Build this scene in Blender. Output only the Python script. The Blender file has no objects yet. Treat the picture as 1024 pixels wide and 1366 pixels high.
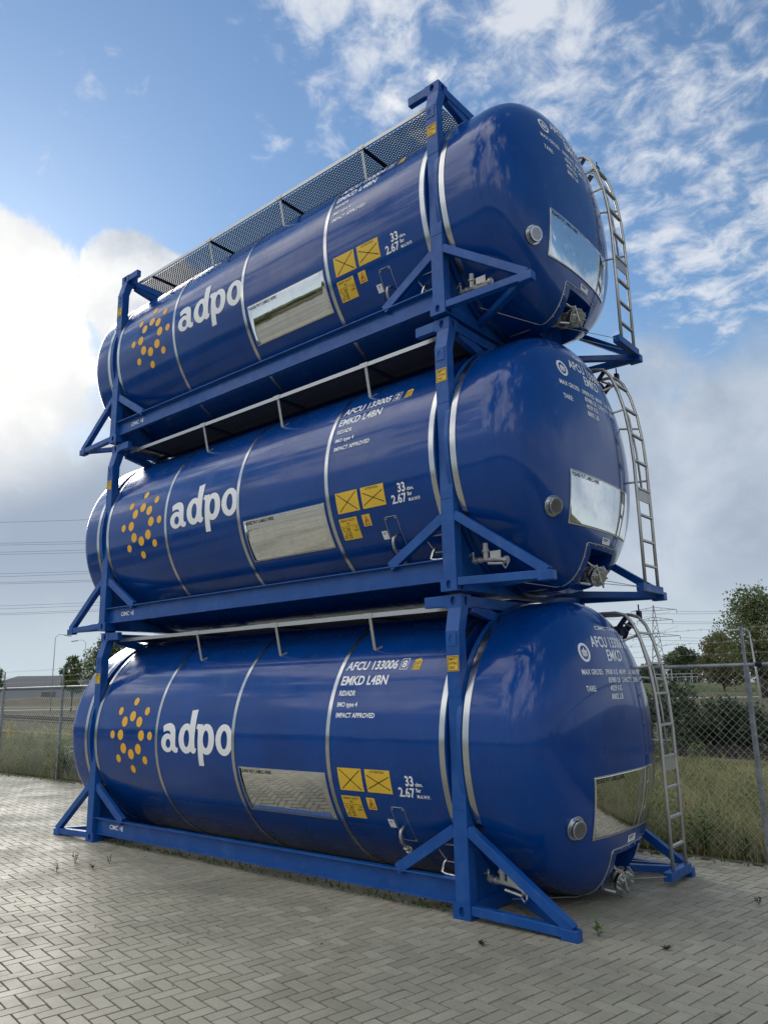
import bpy, bmesh, math, random
import numpy as np
from mathutils import Vector, Matrix
random.seed(7); rng = np.random.default_rng(7)
D = bpy.data; SC = bpy.context.scene; COL = SC.collection
PI = math.pi; R = math.radians; sin, cos = math.sin, math.cos

# ------------------------------------------------------------------ camera
cam = D.cameras.new('camera'); camo = D.objects.new('camera', cam); COL.objects.link(camo)
cam.sensor_fit = 'VERTICAL'; cam.sensor_height = 24.0; cam.lens = 1026.71 * 24 / 1366
cam.clip_start = 0.05; cam.clip_end = 6000
_r = Vector((0.76369615, 0.64521834, -0.02148221)); _u = Vector((0.15840881, -0.15503018, 0.97512681)); _f = Vector((-0.6258393, 0.74810356, 0.22060423))
camo.matrix_world = Matrix(((_r.x, _u.x, -_f.x, 6.96356), (_r.y, _u.y, -_f.y, -6.97201), (_r.z, _u.z, -_f.z, 1.89933), (0, 0, 0, 1)))
SC.camera = camo

# ------------------------------------------------------------------ exposure, sun, sky
SC.view_settings.view_transform = 'Standard'; SC.view_settings.look = 'None'
SC.view_settings.exposure = 1.10; SC.view_settings.gamma = 1.0; SC.view_settings.use_curve_mapping = False
SUN_AZ, SUN_EL = R(160), R(26)          # azimuth counted from +X towards +Y
sd = Vector((cos(SUN_EL) * cos(SUN_AZ), cos(SUN_EL) * sin(SUN_AZ), sin(SUN_EL)))
sun = D.lights.new('sun', 'SUN'); sun.energy = 1.0; sun.angle = R(28); sun.color = (1.0, 0.95, 0.87)
suno = D.objects.new('sun', sun); COL.objects.link(suno)
suno.rotation_euler = sd.to_track_quat('Z', 'Y').to_euler()

W = D.worlds.new('World'); SC.world = W; W.use_nodes = True
nt = W.node_tree; nt.nodes.clear()

class G:
    """tiny shader-graph writer"""
    def __init__(s, tree): s.t = tree
    def n(s, kind, **kw):
        x = s.t.nodes.new(kind)
        for k, v in kw.items(): setattr(x, k, v)
        return x
    def put(s, sock, v):
        if v is None: return
        if isinstance(v, bpy.types.NodeSocket): s.t.links.new(v, sock)
        elif isinstance(v, (tuple, list)) and len(v) == 3 and sock.type == 'RGBA': sock.default_value = (*v, 1)
        else: sock.default_value = v
    def m(s, op, a, b=None, c=None, clamp=False):
        x = s.n('ShaderNodeMath', operation=op, use_clamp=clamp)
        s.put(x.inputs[0], a); s.put(x.inputs[1], b); s.put(x.inputs[2], c)
        return x.outputs[0]
    def v(s, op, a, b=None, c=None, out=0):
        x = s.n('ShaderNodeVectorMath', operation=op)
        s.put(x.inputs[0], a); s.put(x.inputs[1], b)
        if c is not None: s.put(x.inputs[3 if op == 'SCALE' else 2], c)
        return x.outputs[out]
    def mix(s, f, a, b, kind='MIX'):
        x = s.n('ShaderNodeMix', data_type='RGBA', blend_type=kind)
        s.put(x.inputs[0], f); s.put(x.inputs[6], a); s.put(x.inputs[7], b)
        return x.outputs[2]
    def ss(s, x, lo, hi, a=0.0, b=1.0):
        q = s.n('ShaderNodeMapRange', interpolation_type='SMOOTHSTEP')
        s.put(q.inputs[0], x); q.inputs[1].default_value = lo; q.inputs[2].default_value = hi
        q.inputs[3].default_value = a; q.inputs[4].default_value = b
        return q.outputs[0]
    def noise(s, vec, scale, detail=4, rough=0.5, dist=0.0, lac=2.0, out=0, dim='3D'):
        x = s.n('ShaderNodeTexNoise', noise_dimensions=dim)
        s.put(x.inputs['Vector'], vec); x.inputs['Scale'].default_value = scale
        x.inputs['Detail'].default_value = detail; x.inputs['Roughness'].default_value = rough
        x.inputs['Distortion'].default_value = dist; x.inputs['Lacunarity'].default_value = lac
        return x.outputs[out]

g = G(nt)
out = g.n('ShaderNodeOutputWorld'); bg = g.n('ShaderNodeBackground'); bg.inputs[1].default_value = 0.1
nt.links.new(bg.outputs[0], out.inputs[0])
sky = g.n('ShaderNodeTexSky', sky_type='NISHITA', sun_disc=False, sun_elevation=SUN_EL, sun_rotation=R(90) - SUN_AZ)
sky.air_density = 1.2; sky.dust_density = 0.2; sky.ozone_density = 2.2
tc = g.n('ShaderNodeTexCoord'); dirv = g.v('NORMALIZE', tc.outputs['Generated'])
sep = g.n('ShaderNodeSeparateXYZ'); g.put(sep.inputs[0], dirv); dz = sep.outputs[2]
def dvec(az, el): return (cos(R(el)) * cos(R(az)), cos(R(el)) * sin(R(az)), sin(R(el)))
def blob(az, el, r_in, r_out):            # 1 inside r_in degrees, 0 beyond r_out
    dt = g.v('DOT_PRODUCT', dirv, dvec(az, el), out=1)
    return g.ss(dt, cos(R(r_out)), cos(R(r_in)))
zc_ = g.m('MAXIMUM', g.m('ADD', dz, 0.12), 0.02)
flat = g.n('ShaderNodeCombineXYZ'); g.put(flat.inputs[0], g.m('DIVIDE', sep.outputs[0], zc_)); g.put(flat.inputs[1], g.m('DIVIDE', sep.outputs[1], zc_))
P2 = flat.outputs[0]
n_big = g.noise(dirv, 3.4, 9, 0.58, 0.25)
n_grey = g.noise(dirv, 5.5, 6, 0.55, 0.2)
n_alt = g.noise(g.v('ADD', P2, (3.1, 0.4, 0)), 6.5, 8, 0.6, 0.3)
n_rip = g.noise(g.v('ADD', P2, (5.0, 1.4, 0)), 15, 5, 0.6, 0.5)
n_alt2 = g.noise(g.v('ADD', P2, (8.1, 2.4, 0)), 1.3, 3, 0.5, 0.2)
# low deck of grey cloud towards the horizon
n_fine = g.noise(dirv, 13, 6, .6, .3)
deck_h = g.m('ADD', dz, g.m('ADD', g.m('MULTIPLY', g.m('SUBTRACT', n_big, 0.5), 0.42), g.m('MULTIPLY', g.m('SUBTRACT', n_fine, 0.5), 0.12)))
deck = g.ss(deck_h, 0.30, 0.39, 1.0, 0.0)
deck = g.m('MULTIPLY', deck, g.m('SUBTRACT', 1.0, g.m('MULTIPLY', blob(102, 27, 2, 8), 0.6)))
# heaped cloud left of the stack, and unseen cloud behind the camera, added bright to fill the near faces
bl = g.m('MAXIMUM', blob(159, 23.5, 3.0, 9.5), g.m('MULTIPLY', blob(148, 27, 1.5, 6.5), 0.95))
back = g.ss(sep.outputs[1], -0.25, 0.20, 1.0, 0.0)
puff = g.m('ADD', g.m('MULTIPLY', n_big, .7), g.m('MULTIPLY', n_fine, .3))
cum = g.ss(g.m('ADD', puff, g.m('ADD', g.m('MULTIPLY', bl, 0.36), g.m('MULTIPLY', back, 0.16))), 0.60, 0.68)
# thin dappled high cloud
ba = g.m('MAXIMUM', g.m('MULTIPLY', blob(126, 44, 1, 13), .75), g.m('MAXIMUM', blob(103, 42, 9, 20), blob(101, 33, 5, 13)))
rip = g.m('ADD', g.m('MULTIPLY', n_alt, 0.38), g.m('ADD', g.m('MULTIPLY', n_alt2, 0.26), g.m('MULTIPLY', n_rip, 0.36)))
alt = g.ss(g.m('ADD', rip, g.m('MULTIPLY', ba, 0.135)), 0.565, 0.72)
alt = g.m('MULTIPLY', alt, 0.85)
# colours (radiance before the 0.1 background strength)
glow = blob(159, 23, 2, 12)
grey = g.mix(g.ss(n_grey, 0.35, 0.68), (1.75, 2.1, 2.65), (2.75, 3.1, 3.55))
grey = g.mix(g.ss(dz, 0.02, 0.17, 1.0, 0.0), grey, (2.75, 3.2, 3.5))
grey = g.mix(g.m('MULTIPLY', glow, 0.75), grey, (5.2, 5.1, 4.9))
white = g.mix(g.ss(g.m('ADD', g.m('MULTIPLY', n_grey, .5), g.m('MULTIPLY', n_fine, .5)), 0.36, 0.54), (2.7, 2.95, 3.35), (4.3, 4.4, 4.5))
white = g.mix(g.m('MULTIPLY', glow, 0.7), white, (5.6, 5.5, 5.2))
white = g.mix(back, white, g.mix(g.ss(n_grey, 0.40, 0.62), (6.8, 6.7, 6.6), (11.0, 10.7, 10.0)))  # out-of-view rear cloud raised well above the front sky, as fill light
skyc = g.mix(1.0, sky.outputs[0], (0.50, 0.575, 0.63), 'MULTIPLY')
c1 = g.mix(alt, skyc, (3.7, 3.85, 4.1))
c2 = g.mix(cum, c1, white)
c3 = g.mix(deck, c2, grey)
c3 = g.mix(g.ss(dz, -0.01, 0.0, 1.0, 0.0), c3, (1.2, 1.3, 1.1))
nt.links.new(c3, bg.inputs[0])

# ------------------------------------------------------------------ materials
def mat(name, base=(.5, .5, .5), rough=.5, metal=0.0, coat=0.0, spec=0.5):
    m = D.materials.new(name); m.use_nodes = True
    b = m.node_tree.nodes['Principled BSDF']
    b.inputs['Base Color'].default_value = (*base, 1); b.inputs['Roughness'].default_value = rough
    b.inputs['Metallic'].default_value = metal; b.inputs['Coat Weight'].default_value = coat
    b.inputs['Coat Roughness'].default_value = .04; b.inputs['Specular IOR Level'].default_value = spec
    return m, b, G(m.node_tree)
def bump(g, b, h, strength, dist=0.01):
    x = g.n('ShaderNodeBump'); x.inputs['Strength'].default_value = strength; x.inputs['Distance'].default_value = dist
    g.put(x.inputs['Height'], h); g.put(b.inputs['Normal'], x.outputs[0])
def objco(g, scale=(1, 1, 1)):
    t = g.n('ShaderNodeTexCoord'); return g.v('MULTIPLY', t.outputs['Object'], scale)
def geoco(g):
    return g.n('ShaderNodeNewGeometry').outputs['Position']

M_shell, b, g = mat('tank_blue_gloss', (.001, .042, .19), .28, 0, .38, .26)
co = geoco(g)
scol = g.mix(g.ss(g.noise(co, 1.3, 5, .6), .3, .75), (.0002, .042, .215), (.0004, .055, .275))
strk = g.m('MULTIPLY', g.ss(g.noise(g.v('MULTIPLY', co, (7, 7, .5)), 2.2, 5, .65), .58, .80), .07)
dusty = g.m('MULTIPLY', g.ss(g.noise(co, 3.2, 6, .7), .54, .80), .035)
g.put(b.inputs['Base Color'], g.mix(g.m('ADD', strk, dusty), scol, (.16, .20, .26)))
n1 = g.noise(g.v('MULTIPLY', co, (.35, 1, 1)), 1.6, 2, .5); n2 = g.noise(co, 90, 3, .6)
bump(g, b, g.m('ADD', n1, g.m('MULTIPLY', n2, .002)), .09, .03)
g.put(b.inputs['Roughness'], g.ss(g.noise(g.v('MULTIPLY', co, (1, 1, .35)), 5, 6, .65), .35, .8, .14, .34))
cn = g.n('ShaderNodeBump'); cn.inputs['Strength'].default_value = .06; cn.inputs['Distance'].default_value = .03
g.put(cn.inputs['Height'], n1); g.put(b.inputs['Coat Normal'], cn.outputs[0])

M_frame, b, g = mat('frame_blue_paint', (.006, .07, .30), .42, 0, .1, .4)
co = geoco(g)
fcol = g.mix(g.ss(g.noise(co, 3.5, 6, .65), .35, .75), (.002, .066, .285), (.004, .090, .36))
chip = g.m('MULTIPLY', g.ss(g.noise(co, 38, 4, .7), .70, .74), g.ss(g.noise(co, 2.1, 3, .5), .52, .62))
dust = g.m('MULTIPLY', g.ss(g.noise(co, 7, 6, .7), .50, .75), .22)
fcol = g.mix(dust, fcol, (.12, .15, .20)); g.put(b.inputs['Base Color'], g.mix(g.m('MULTIPLY', chip, .8), fcol, (.09, .05, .035)))
g.put(b.inputs['Roughness'], g.ss(g.noise(co, 9, 5, .6), .3, .75, .32, .55))
bump(g, b, g.noise(co, 140, 2, .5), .05, .002)

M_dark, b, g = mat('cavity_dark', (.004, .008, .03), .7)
M_steel, b, g = mat('brushed_steel', (.42, .41, .38), .42, .6)
co = geoco(g); g.put(b.inputs['Roughness'], g.ss(g.noise(co, 14, 5, .6), .3, .8, .34, .55))
g.put(b.inputs['Base Color'], g.mix(g.noise(co, 6, 4), (.42, .41, .37), (.56, .55, .51)))
M_band, b, g = mat('band_steel', (.56, .57, .57), .26, 1.0)
co = geoco(g); g.put(b.inputs['Roughness'], g.ss(g.noise(co, 4, 3, .5), .3, .8, .18, .30))
M_alu, b, g = mat('walkway_aluminium', (.52, .53, .53), .45, .9)
M_mesh, b, g = mat('expanded_metal', (.035, .038, .04), .7, .2)
M_mirror, b, g = mat('polished_steel_sheet', (.80, .81, .80), .035, 1.0)
co = geoco(g); bump(g, b, g.noise(g.v('MULTIPLY', co, (1, 1, .6)), 1.6, 3, .55), .22, .02)
g.put(b.inputs['Roughness'], g.ss(g.noise(co, 6, 6, .7), .35, .75, .025, .06)); g.put(b.inputs['Base Color'], g.mix(g.ss(g.noise(co, 11, 6, .7), .45, .8), (.82, .83, .82), (.66, .66, .63)))
M_white, b, g = mat('white_vinyl', (.86, .87, .88), .45)
M_yellow, b, g = mat('yellow_sticker', (.74, .43, .03), .5)
co = geoco(g); g.put(b.inputs['Base Color'], g.mix(g.noise(co, 5, 5, .6), (.76, .47, .03), (.88, .58, .06)))
M_dot, b, g = mat('logo_orange', (.88, .46, .03), .45)
M_ink, b, g = mat('black_ink', (.012, .012, .012), .5)
M_redink, b, g = mat('red_ink', (.35, .03, .02), .5)
M_cable, b, g = mat('cable_dark', (.04, .04, .045), .5)

M_galv, b, g = mat('galvanised_steel', (.30, .32, .34), .5, .55)
co = geoco(g); g.put(b.inputs['Base Color'], g.mix(g.ss(g.noise(co, 11, 5, .6), .3, .7), (.20, .22, .24), (.36, .38, .40)))
M_wire, b, g = mat('fence_wire', (.46, .47, .46), .6, .2)
M_rust, b, g = mat('rail_dark_steel', (.030, .026, .024), .6, .3)
M_wood_y, b, g = mat('yellow_marker_paint', (.62, .40, .07), .7)
M_tape, b, g = mat('pale_tape', (.62, .55, .30), .6)
M_lattice, b, g = mat('lattice_steel', (.16, .18, .20), .6, .3)
M_pole, b, g = mat('pale_mast', (.45, .47, .47), .5, .2)
M_wall, b, g = mat('pale_sheet_wall', (.32, .34, .36), .6)
co = geoco(g); g.put(b.inputs['Base Color'], g.mix(g.noise(co, .15, 4), (.27, .29, .31), (.38, .40, .41)))
M_roof, b, g = mat('grey_roof', (.10, .108, .118), .9)
M_bark, b, g = mat('bark', (.06, .05, .04), .9)
co = geoco(g); g.put(b.inputs['Base Color'], g.mix(g.noise(co, 3, 5), (.035, .03, .024), (.10, .085, .065)))

def leafmat(name, a, c, d, transl=.25):
    m, b, g = mat(name, a, .55, 0, 0, .35)
    at = g.n('ShaderNodeAttribute'); at.attribute_name = 'tint'
    f = at.outputs['Fac']
    c1 = g.mix(g.ss(f, 0.0, .5), a, c); c2 = g.mix(g.ss(f, .5, 1.0), c1, d)
    g.put(b.inputs['Base Color'], c2)
    tr = g.n('ShaderNodeBsdfTranslucent'); g.put(tr.inputs[0], c2)
    mx = g.n('ShaderNodeMixShader'); mx.inputs[0].default_value = transl
    o = [x for x in m.node_tree.nodes if x.type == 'OUTPUT_MATERIAL'][0]
    m.node_tree.links.new(b.outputs[0], mx.inputs[1]); m.node_tree.links.new(tr.outputs[0], mx.inputs[2])
    m.node_tree.links.new(mx.outputs[0], o.inputs[0])
    return m
M_leafgreen = leafmat('leaf_light_green', (.07, .11, .03), (.12, .16, .045), (.20, .21, .06))
M_leafmid = leafmat('leaf_mid_green', (.075, .11, .042), (.13, .165, .065), (.21, .22, .09))
M_leafdark = leafmat('leaf_dark_green', (.040, .066, .032), (.075, .110, .050), (.14, .165, .075))
M_leafbrown = leafmat('leaf_olive_brown', (.095, .10, .042), (.15, .14, .06), (.20, .17, .08))
M_grass = leafmat('meadow_grass', (.16, .185, .06), (.32, .31, .13), (.54, .48, .28), .45)
M_scrub = leafmat('scrub_leaves', (.10, .13, .045), (.18, .205, .075), (.32, .29, .15), .45)
M_weed = leafmat('fresh_weed', (.05, .11, .02), (.09, .17, .03), (.14, .22, .045))

# ground materials
M_paver, b, g = mat('concrete_paver', (.30, .29, .25), .62, 0, 0, .28)
at = g.n('ShaderNodeAttribute'); at.attribute_name = 'tint'
co = geoco(g)
bc = g.mix(at.outputs['Fac'], (.33, .308, .235), (.47, .44, .345))
bc = g.mix(g.ss(g.noise(co, 60, 5, .7), .3, .75), g.mix(1.0, bc, (.80, .80, .80), 'MULTIPLY'), bc)
stain = g.ss(g.noise(co, .42, 5, .62, .4), .44, .66)
bc = g.mix(g.m('MULTIPLY', stain, .62), bc, (.20, .192, .145))
moss = g.ss(g.noise(g.v('ADD', co, (9, 4, 0)), .9, 6, .7, .3), .56, .74)
bc = g.mix(g.m('MULTIPLY', moss, .45), bc, (.11, .12, .075))
redd = g.ss(g.noise(g.v('ADD', co, (2, 7, 0)), .8, 5, .6, .3), .60, .74)
bc = g.mix(g.m('MULTIPLY', redd, .40), bc, (.33, .23, .165))
spk = g.ss(g.noise(co, 210, 2, .5), .70, .76)
bc = g.mix(g.m('MULTIPLY', spk, .5), bc, (.6, .6, .55))
g.put(b.inputs['Base Color'], bc)
g.put(b.inputs['Roughness'], g.ss(g.noise(co, .8, 5, .65), .35, .7, .52, .80))
bump(g, b, g.m('ADD', g.noise(co, 55, 6, .7), g.m('MULTIPLY', g.noise(co, 9, 3, .5), 1.2)), .45, .004)
M_joint, b, g = mat('paver_joint_sand', (.07, .068, .055), .95)
co = geoco(g)
jc = g.mix(g.ss(g.noise(co, 1.1, 5, .65), .45, .65), (.040, .037, .029), (.024, .030, .014))
g.put(b.inputs['Base Color'], g.mix(g.ss(g.noise(co, 70, 3, .7), .3, .8), jc, (.08, .075, .06)))
M_soil, b, g = mat('field_soil', (.10, .10, .05), .95, 0, 0, .2)
co = geoco(g)
s1 = g.mix(g.ss(g.noise(co, .05, 6, .6), .35, .65), (.105, .110, .05), (.20, .165, .10))
s1 = g.mix(g.ss(g.noise(co, .7, 6, .7), .4, .7), s1, (.10, .105, .05))
s1 = g.mix(g.ss(g.noise(co, 9, 5, .7), .35, .8), g.mix(1.0, s1, (.7, .7, .7), 'MULTIPLY'), s1)
g.put(b.inputs['Base Color'], s1); bump(g, b, g.noise(co, 6, 6, .7), .9, .12)
M_bank, b, g = mat('dry_bank', (.12, .10, .05), .95, 0, 0, .2)
co = geoco(g); g.put(b.inputs['Base Color'], g.mix(g.ss(g.noise(co, .35, 6, .65), .35, .65), (.105, .085, .045), (.155, .135, .070)))
bump(g, b, g.noise(co, 2, 6, .7), 1, .2)
M_greenbank, b, g = mat('green_bank', (.07, .10, .035), .95, 0, 0, .2)
co = geoco(g); g.put(b.inputs['Base Color'], g.mix(g.ss(g.noise(co, .3, 6, .65), .35, .65), (.06, .085, .026), (.11, .125, .048)))
M_conc, b, g = mat('pale_concrete', (.48, .47, .44), .8)
M_yard, b, g = mat('yard_concrete', (.30, .285, .24), .85)
co = geoco(g); g.put(b.inputs['Base Color'], g.mix(g.ss(g.noise(co, .25, 6, .65), .35, .7), (.22, .21, .175), (.34, .325, .27)))
M_kerb, b, g = mat('old_kerb', (.13, .125, .10), .9)
M_ballast, b, g = mat('ballast', (.12, .09, .07), .95)
co = geoco(g); g.put(b.inputs['Base Color'], g.mix(g.ss(g.noise(co, 14, 4, .7), .3, .7), (.055, .045, .038), (.19, .13, .09)))
bump(g, b, g.noise(co, 16, 4, .7), 1, .05)

# ------------------------------------------------------------------ mesh helpers
class MB:
    def __init__(s): s.v = []; s.f = []
    def add(s, vs, fs):
        o = len(s.v); s.v += [tuple(p) for p in vs]; s.f += [tuple(i + o for i in f) for f in fs]; return s
    def box(s, x0, x1, y0, y1, z0, z1):
        return s.add([(x0, y0, z0), (x1, y0, z0), (x1, y1, z0), (x0, y1, z0), (x0, y0, z1), (x1, y0, z1), (x1, y1, z1), (x0, y1, z1)],
                     [(0, 3, 2, 1), (4, 5, 6, 7), (0, 1, 5, 4), (1, 2, 6, 5), (2, 3, 7, 6), (3, 0, 4, 7)])
    def beam(s, a, b, w, h, up=(0, 0, 1)):     # box section between two points: w across, h along up
        a = Vector(a); b = Vector(b); d = (b - a).normalized(); sx = d.cross(Vector(up)).normalized(); sz = sx.cross(d).normalized()
        vs = [p + sx * (w / 2 * i) + sz * (h / 2 * j) for p in (a, b) for i, j in ((-1, -1), (1, -1), (1, 1), (-1, 1))]
        return s.add(vs, [(3, 2, 1, 0), (4, 5, 6, 7), (0, 1, 5, 4), (1, 2, 6, 5), (2, 3, 7, 6), (3, 0, 4, 7)])
    def tube(s, pts, r, n=8, cap=True):
        pts = [Vector(p) for p in pts]; rs = r if isinstance(r, (list, tuple)) else [r] * len(pts)
        rings = []; prev = None
        for i, p in enumerate(pts):
            t = (pts[min(i + 1, len(pts) - 1)] - pts[max(i - 1, 0)]).normalized()
            if prev is None: a = t.orthogonal().normalized()
            else: a = (prev - t * prev.dot(t)).normalized()
            prev = a; b = t.cross(a)
            rings.append([p + (a * cos(2 * PI * k / n) + b * sin(2 * PI * k / n)) * rs[i] for k in range(n)])
        vs = [q for rr in rings for q in rr]; fs = []
        for i in range(len(pts) - 1):
            for k in range(n):
                fs.append((i * n + k, i * n + (k + 1) % n, (i + 1) * n + (k + 1) % n, (i + 1) * n + k))
        if cap: fs.append(tuple(range(n - 1, -1, -1))); fs.append(tuple((len(pts) - 1) * n + k for k in range(n)))
        return s.add(vs, fs)
    def disc(s, c, d, r, h, n=24):           # short cylinder centred at c along d
        d = Vector(d).normalized(); c = Vector(c); return s.tube([c - d * h / 2, c + d * h / 2], r, n)
    def prism(s, poly, f0, f1):              # closed polygon, f0/f1 map (a,b)->point on the two sides
        n = len(poly); vs = [f0(*p) for p in poly] + [f1(*p) for p in poly]
        fs = [tuple(range(n)), tuple(range(2 * n - 1, n - 1, -1))] + [(i, i + n, (i + 1) % n + n, (i + 1) % n) for i in range(n)]
        return s.add(vs, fs)
    def build(s, name, m, parent=None, smooth=False, bevel=0):
        me = D.meshes.new(name); me.from_pydata(s.v, [], s.f); me.materials.append(m)
        bm = bmesh.new(); bm.from_mesh(me); bmesh.ops.recalc_face_normals(bm, faces=bm.faces); bm.to_mesh(me); bm.free()
        if smooth:
            for p in me.polygons: p.use_smooth = True
        o = D.objects.new(name, me); COL.objects.link(o)
        if parent: o.parent = parent
        if bevel:
            mod = o.modifiers.new('bevel', 'BEVEL'); mod.width = bevel; mod.segments = 2; mod.limit_method = 'ANGLE'; mod.angle_limit = R(40)
        return o

def np_mesh(name, V, F, m, tint=None, parent=None, smooth=False):
    """V (n,3) array; F (k,4) or (k,3) array of indices; tint one value per face"""
    me = D.meshes.new(name); V = np.asarray(V, np.float32); F = np.asarray(F, np.int32); k = F.shape[1]
    me.vertices.add(len(V)); me.vertices.foreach_set('co', V.ravel())
    me.loops.add(F.size); me.loops.foreach_set('vertex_index', F.ravel())
    me.polygons.add(len(F)); me.polygons.foreach_set('loop_start', np.arange(len(F), dtype=np.int32) * k)
    try: me.polygons.foreach_set('loop_total', np.full(len(F), k, np.int32))
    except Exception: pass
    if tint is not None:
        a = me.attributes.new('tint', 'FLOAT', 'FACE'); a.data.foreach_set('value', np.asarray(tint, np.float32))
    me.update(calc_edges=True); me.validate(); me.materials.append(m)
    o = D.objects.new(name, me); COL.objects.link(o)
    if parent: o.parent = parent
    me.polygons.foreach_set('use_smooth', np.full(len(F), bool(smooth)))
    return o

def tag(o, label=None, cat=None, group=None, kind=None):
    if label: o['label'] = label
    if cat: o['category'] = cat
    if group: o['group'] = group
    if kind: o['kind'] = kind
    return o
def empty(name, loc=(0, 0, 0), label=None, cat=None, group=None, rz=0):
    o = D.objects.new(name, None); COL.objects.link(o); o.location = loc; o.rotation_euler = (0, 0, rz); o.empty_display_size = .3
    return tag(o, label, cat, group)
def copy_tree(o, parent=None):
    c = o.copy(); COL.objects.link(c)
    if parent: c.parent = parent
    for ch in [x for x in KIDS.get(o.name, [])]: copy_tree(ch, c)
    return c
KIDS = {}
def index_kids():
    KIDS.clear()
    for o in D.objects:
        if o.parent: KIDS.setdefault(o.parent.name, []).append(o)

# ------------------------------------------------------------------ tank surface
RT, ZC = 1.32, 1.352; XS, XE, XEF, PN, PM = 3.38, 3.90, 3.69, 2.7, 2.85
PITCH = 2.7267
def dome_x(rho, xe=XE): return XS + (xe - XS) * max(0.0, 1 - min(1, rho / RT) ** PM) ** (1 / PN)
def onside(x, s, off=.003):                 # s = arc length above the tank's mid-height, on the -Y side
    a = s / RT; return ((x), -(RT + off) * cos(a), ZC + (RT + off) * sin(a))
def onend(y, z, off=.003):
    dz_ = z - ZC; rho = math.hypot(y, dz_); x = dome_x(rho); e = 1e-3
    gx = (dome_x(rho + e) - dome_x(max(rho - e, 0))) / (2 * e) if rho > e else 0
    ny, nz = (-gx * y / rho, -gx * dz_ / rho) if rho > e else (0, 0)
    l = math.sqrt(1 + ny * ny + nz * nz)
    return (x + off / l, y + off * ny / l, z + off * nz / l)
def deg(a): return R(a) * RT

# flat 2-D shapes -> cut into strips -> wrapped on the tank
def wrap(name, bm, fn, m, parent, step_u=None, step_v=.04, flip=False):
    us = [v.co.x for v in bm.verts]; vs = [v.co.y for v in bm.verts]
    def cut(lo, hi, st, axis):
        k = math.floor(lo / st) + 1
        while k * st < hi:
            p = Vector((0, 0, 0)); p[axis] = k * st; nrm = Vector((0, 0, 0)); nrm[axis] = 1
            bmesh.ops.bisect_plane(bm, geom=bm.verts[:] + bm.edges[:] + bm.faces[:], dist=1e-6, plane_co=p, plane_no=nrm); k += 1
    if step_v: cut(min(vs), max(vs), step_v, 1)
    if step_u: cut(min(us), max(us), step_u, 0)
    for v in bm.verts: v.co = Vector(fn(v.co.x, v.co.y, v.co.z))
    me = D.meshes.new(name); bm.to_mesh(me); bm.free(); me.materials.append(m)
    o = D.objects.new(name, me); COL.objects.link(o); o.parent = parent
    return o
def poly_bm(polys, lift=0.0003):             # list of (outer, holes) or plain polygons; each lifted a hair
    bm = bmesh.new()
    for i, p in enumerate(polys):
        outer, holes = (p if isinstance(p, tuple) else (p, []))
        cu = D.curves.new('t', 'CURVE'); cu.dimensions = '2D'; cu.fill_mode = 'BOTH'
        for loop in [outer] + holes:
            sp = cu.splines.new('POLY'); sp.points.add(len(loop) - 1); sp.use_cyclic_u = True
            for q, (a, b_) in zip(sp.points, loop): q.co = (a, b_, 0, 1)
        o = D.objects.new('t', cu); me = o.to_mesh()
        t = bmesh.new(); t.from_mesh(me)
        for v in t.verts: v.co.z = i * lift
        tmp = D.meshes.new('t'); t.to_mesh(tmp); t.free(); bm.from_mesh(tmp)
        D.meshes.remove(tmp); o.to_mesh_clear(); D.objects.remove(o); D.curves.remove(cu)
    bmesh.ops.remove_doubles(bm, verts=bm.verts, dist=1e-6)
    return bm
def text_bm(txt, u0, v0, w, h, bold=.0, into=None):
    """text fitted to a box with lower-left corner (u0,v0)"""
    cu = D.curves.new('t', 'FONT'); cu.body = txt; cu.offset = bold; cu.resolution_u = 3; cu.fill_mode = 'FRONT'
    o = D.objects.new('t', cu); me = o.to_mesh()
    t = bmesh.new(); t.from_mesh(me); o.to_mesh_clear(); D.objects.remove(o); D.curves.remove(cu)
    xs = [v.co.x for v in t.verts]; ys = [v.co.y for v in t.verts]
    x0, x1 = min(xs), max(xs); y0, y1 = min(ys), max(ys)
    for v in t.verts: v.co = Vector((u0 + (v.co.x - x0) / (x1 - x0) * w, v0 + (v.co.y - y0) / (y1 - y0) * h, 0))
    if into is not None:
        tmp = D.meshes.new('t'); t.to_mesh(tmp); t.free(); into.from_mesh(tmp); D.meshes.remove(tmp); return into
    return t
def ell(cx, cy, rx, ry, n=28): return [(cx + rx * cos(2 * PI * k / n), cy + ry * sin(2 * PI * k / n)) for k in range(n)]
def rect(x0, x1, y0, y1): return [(x0, y0), (x1, y0), (x1, y1), (x0, y1)]
def line(a, b_, w):
    d = Vector((b_[0] - a[0], b_[1] - a[1])).normalized(); n = Vector((-d.y, d.x)) * w / 2
    return [(a[0] + n.x, a[1] + n.y), (b_[0] + n.x, b_[1] + n.y), (b_[0] - n.x, b_[1] - n.y), (a[0] - n.x, a[1] - n.y)]
S3 = lambda off: (lambda u, v, z: onside(u, v, off + z))
E3 = lambda off: (lambda u, v, z: onend(u, v, off + z))

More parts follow.
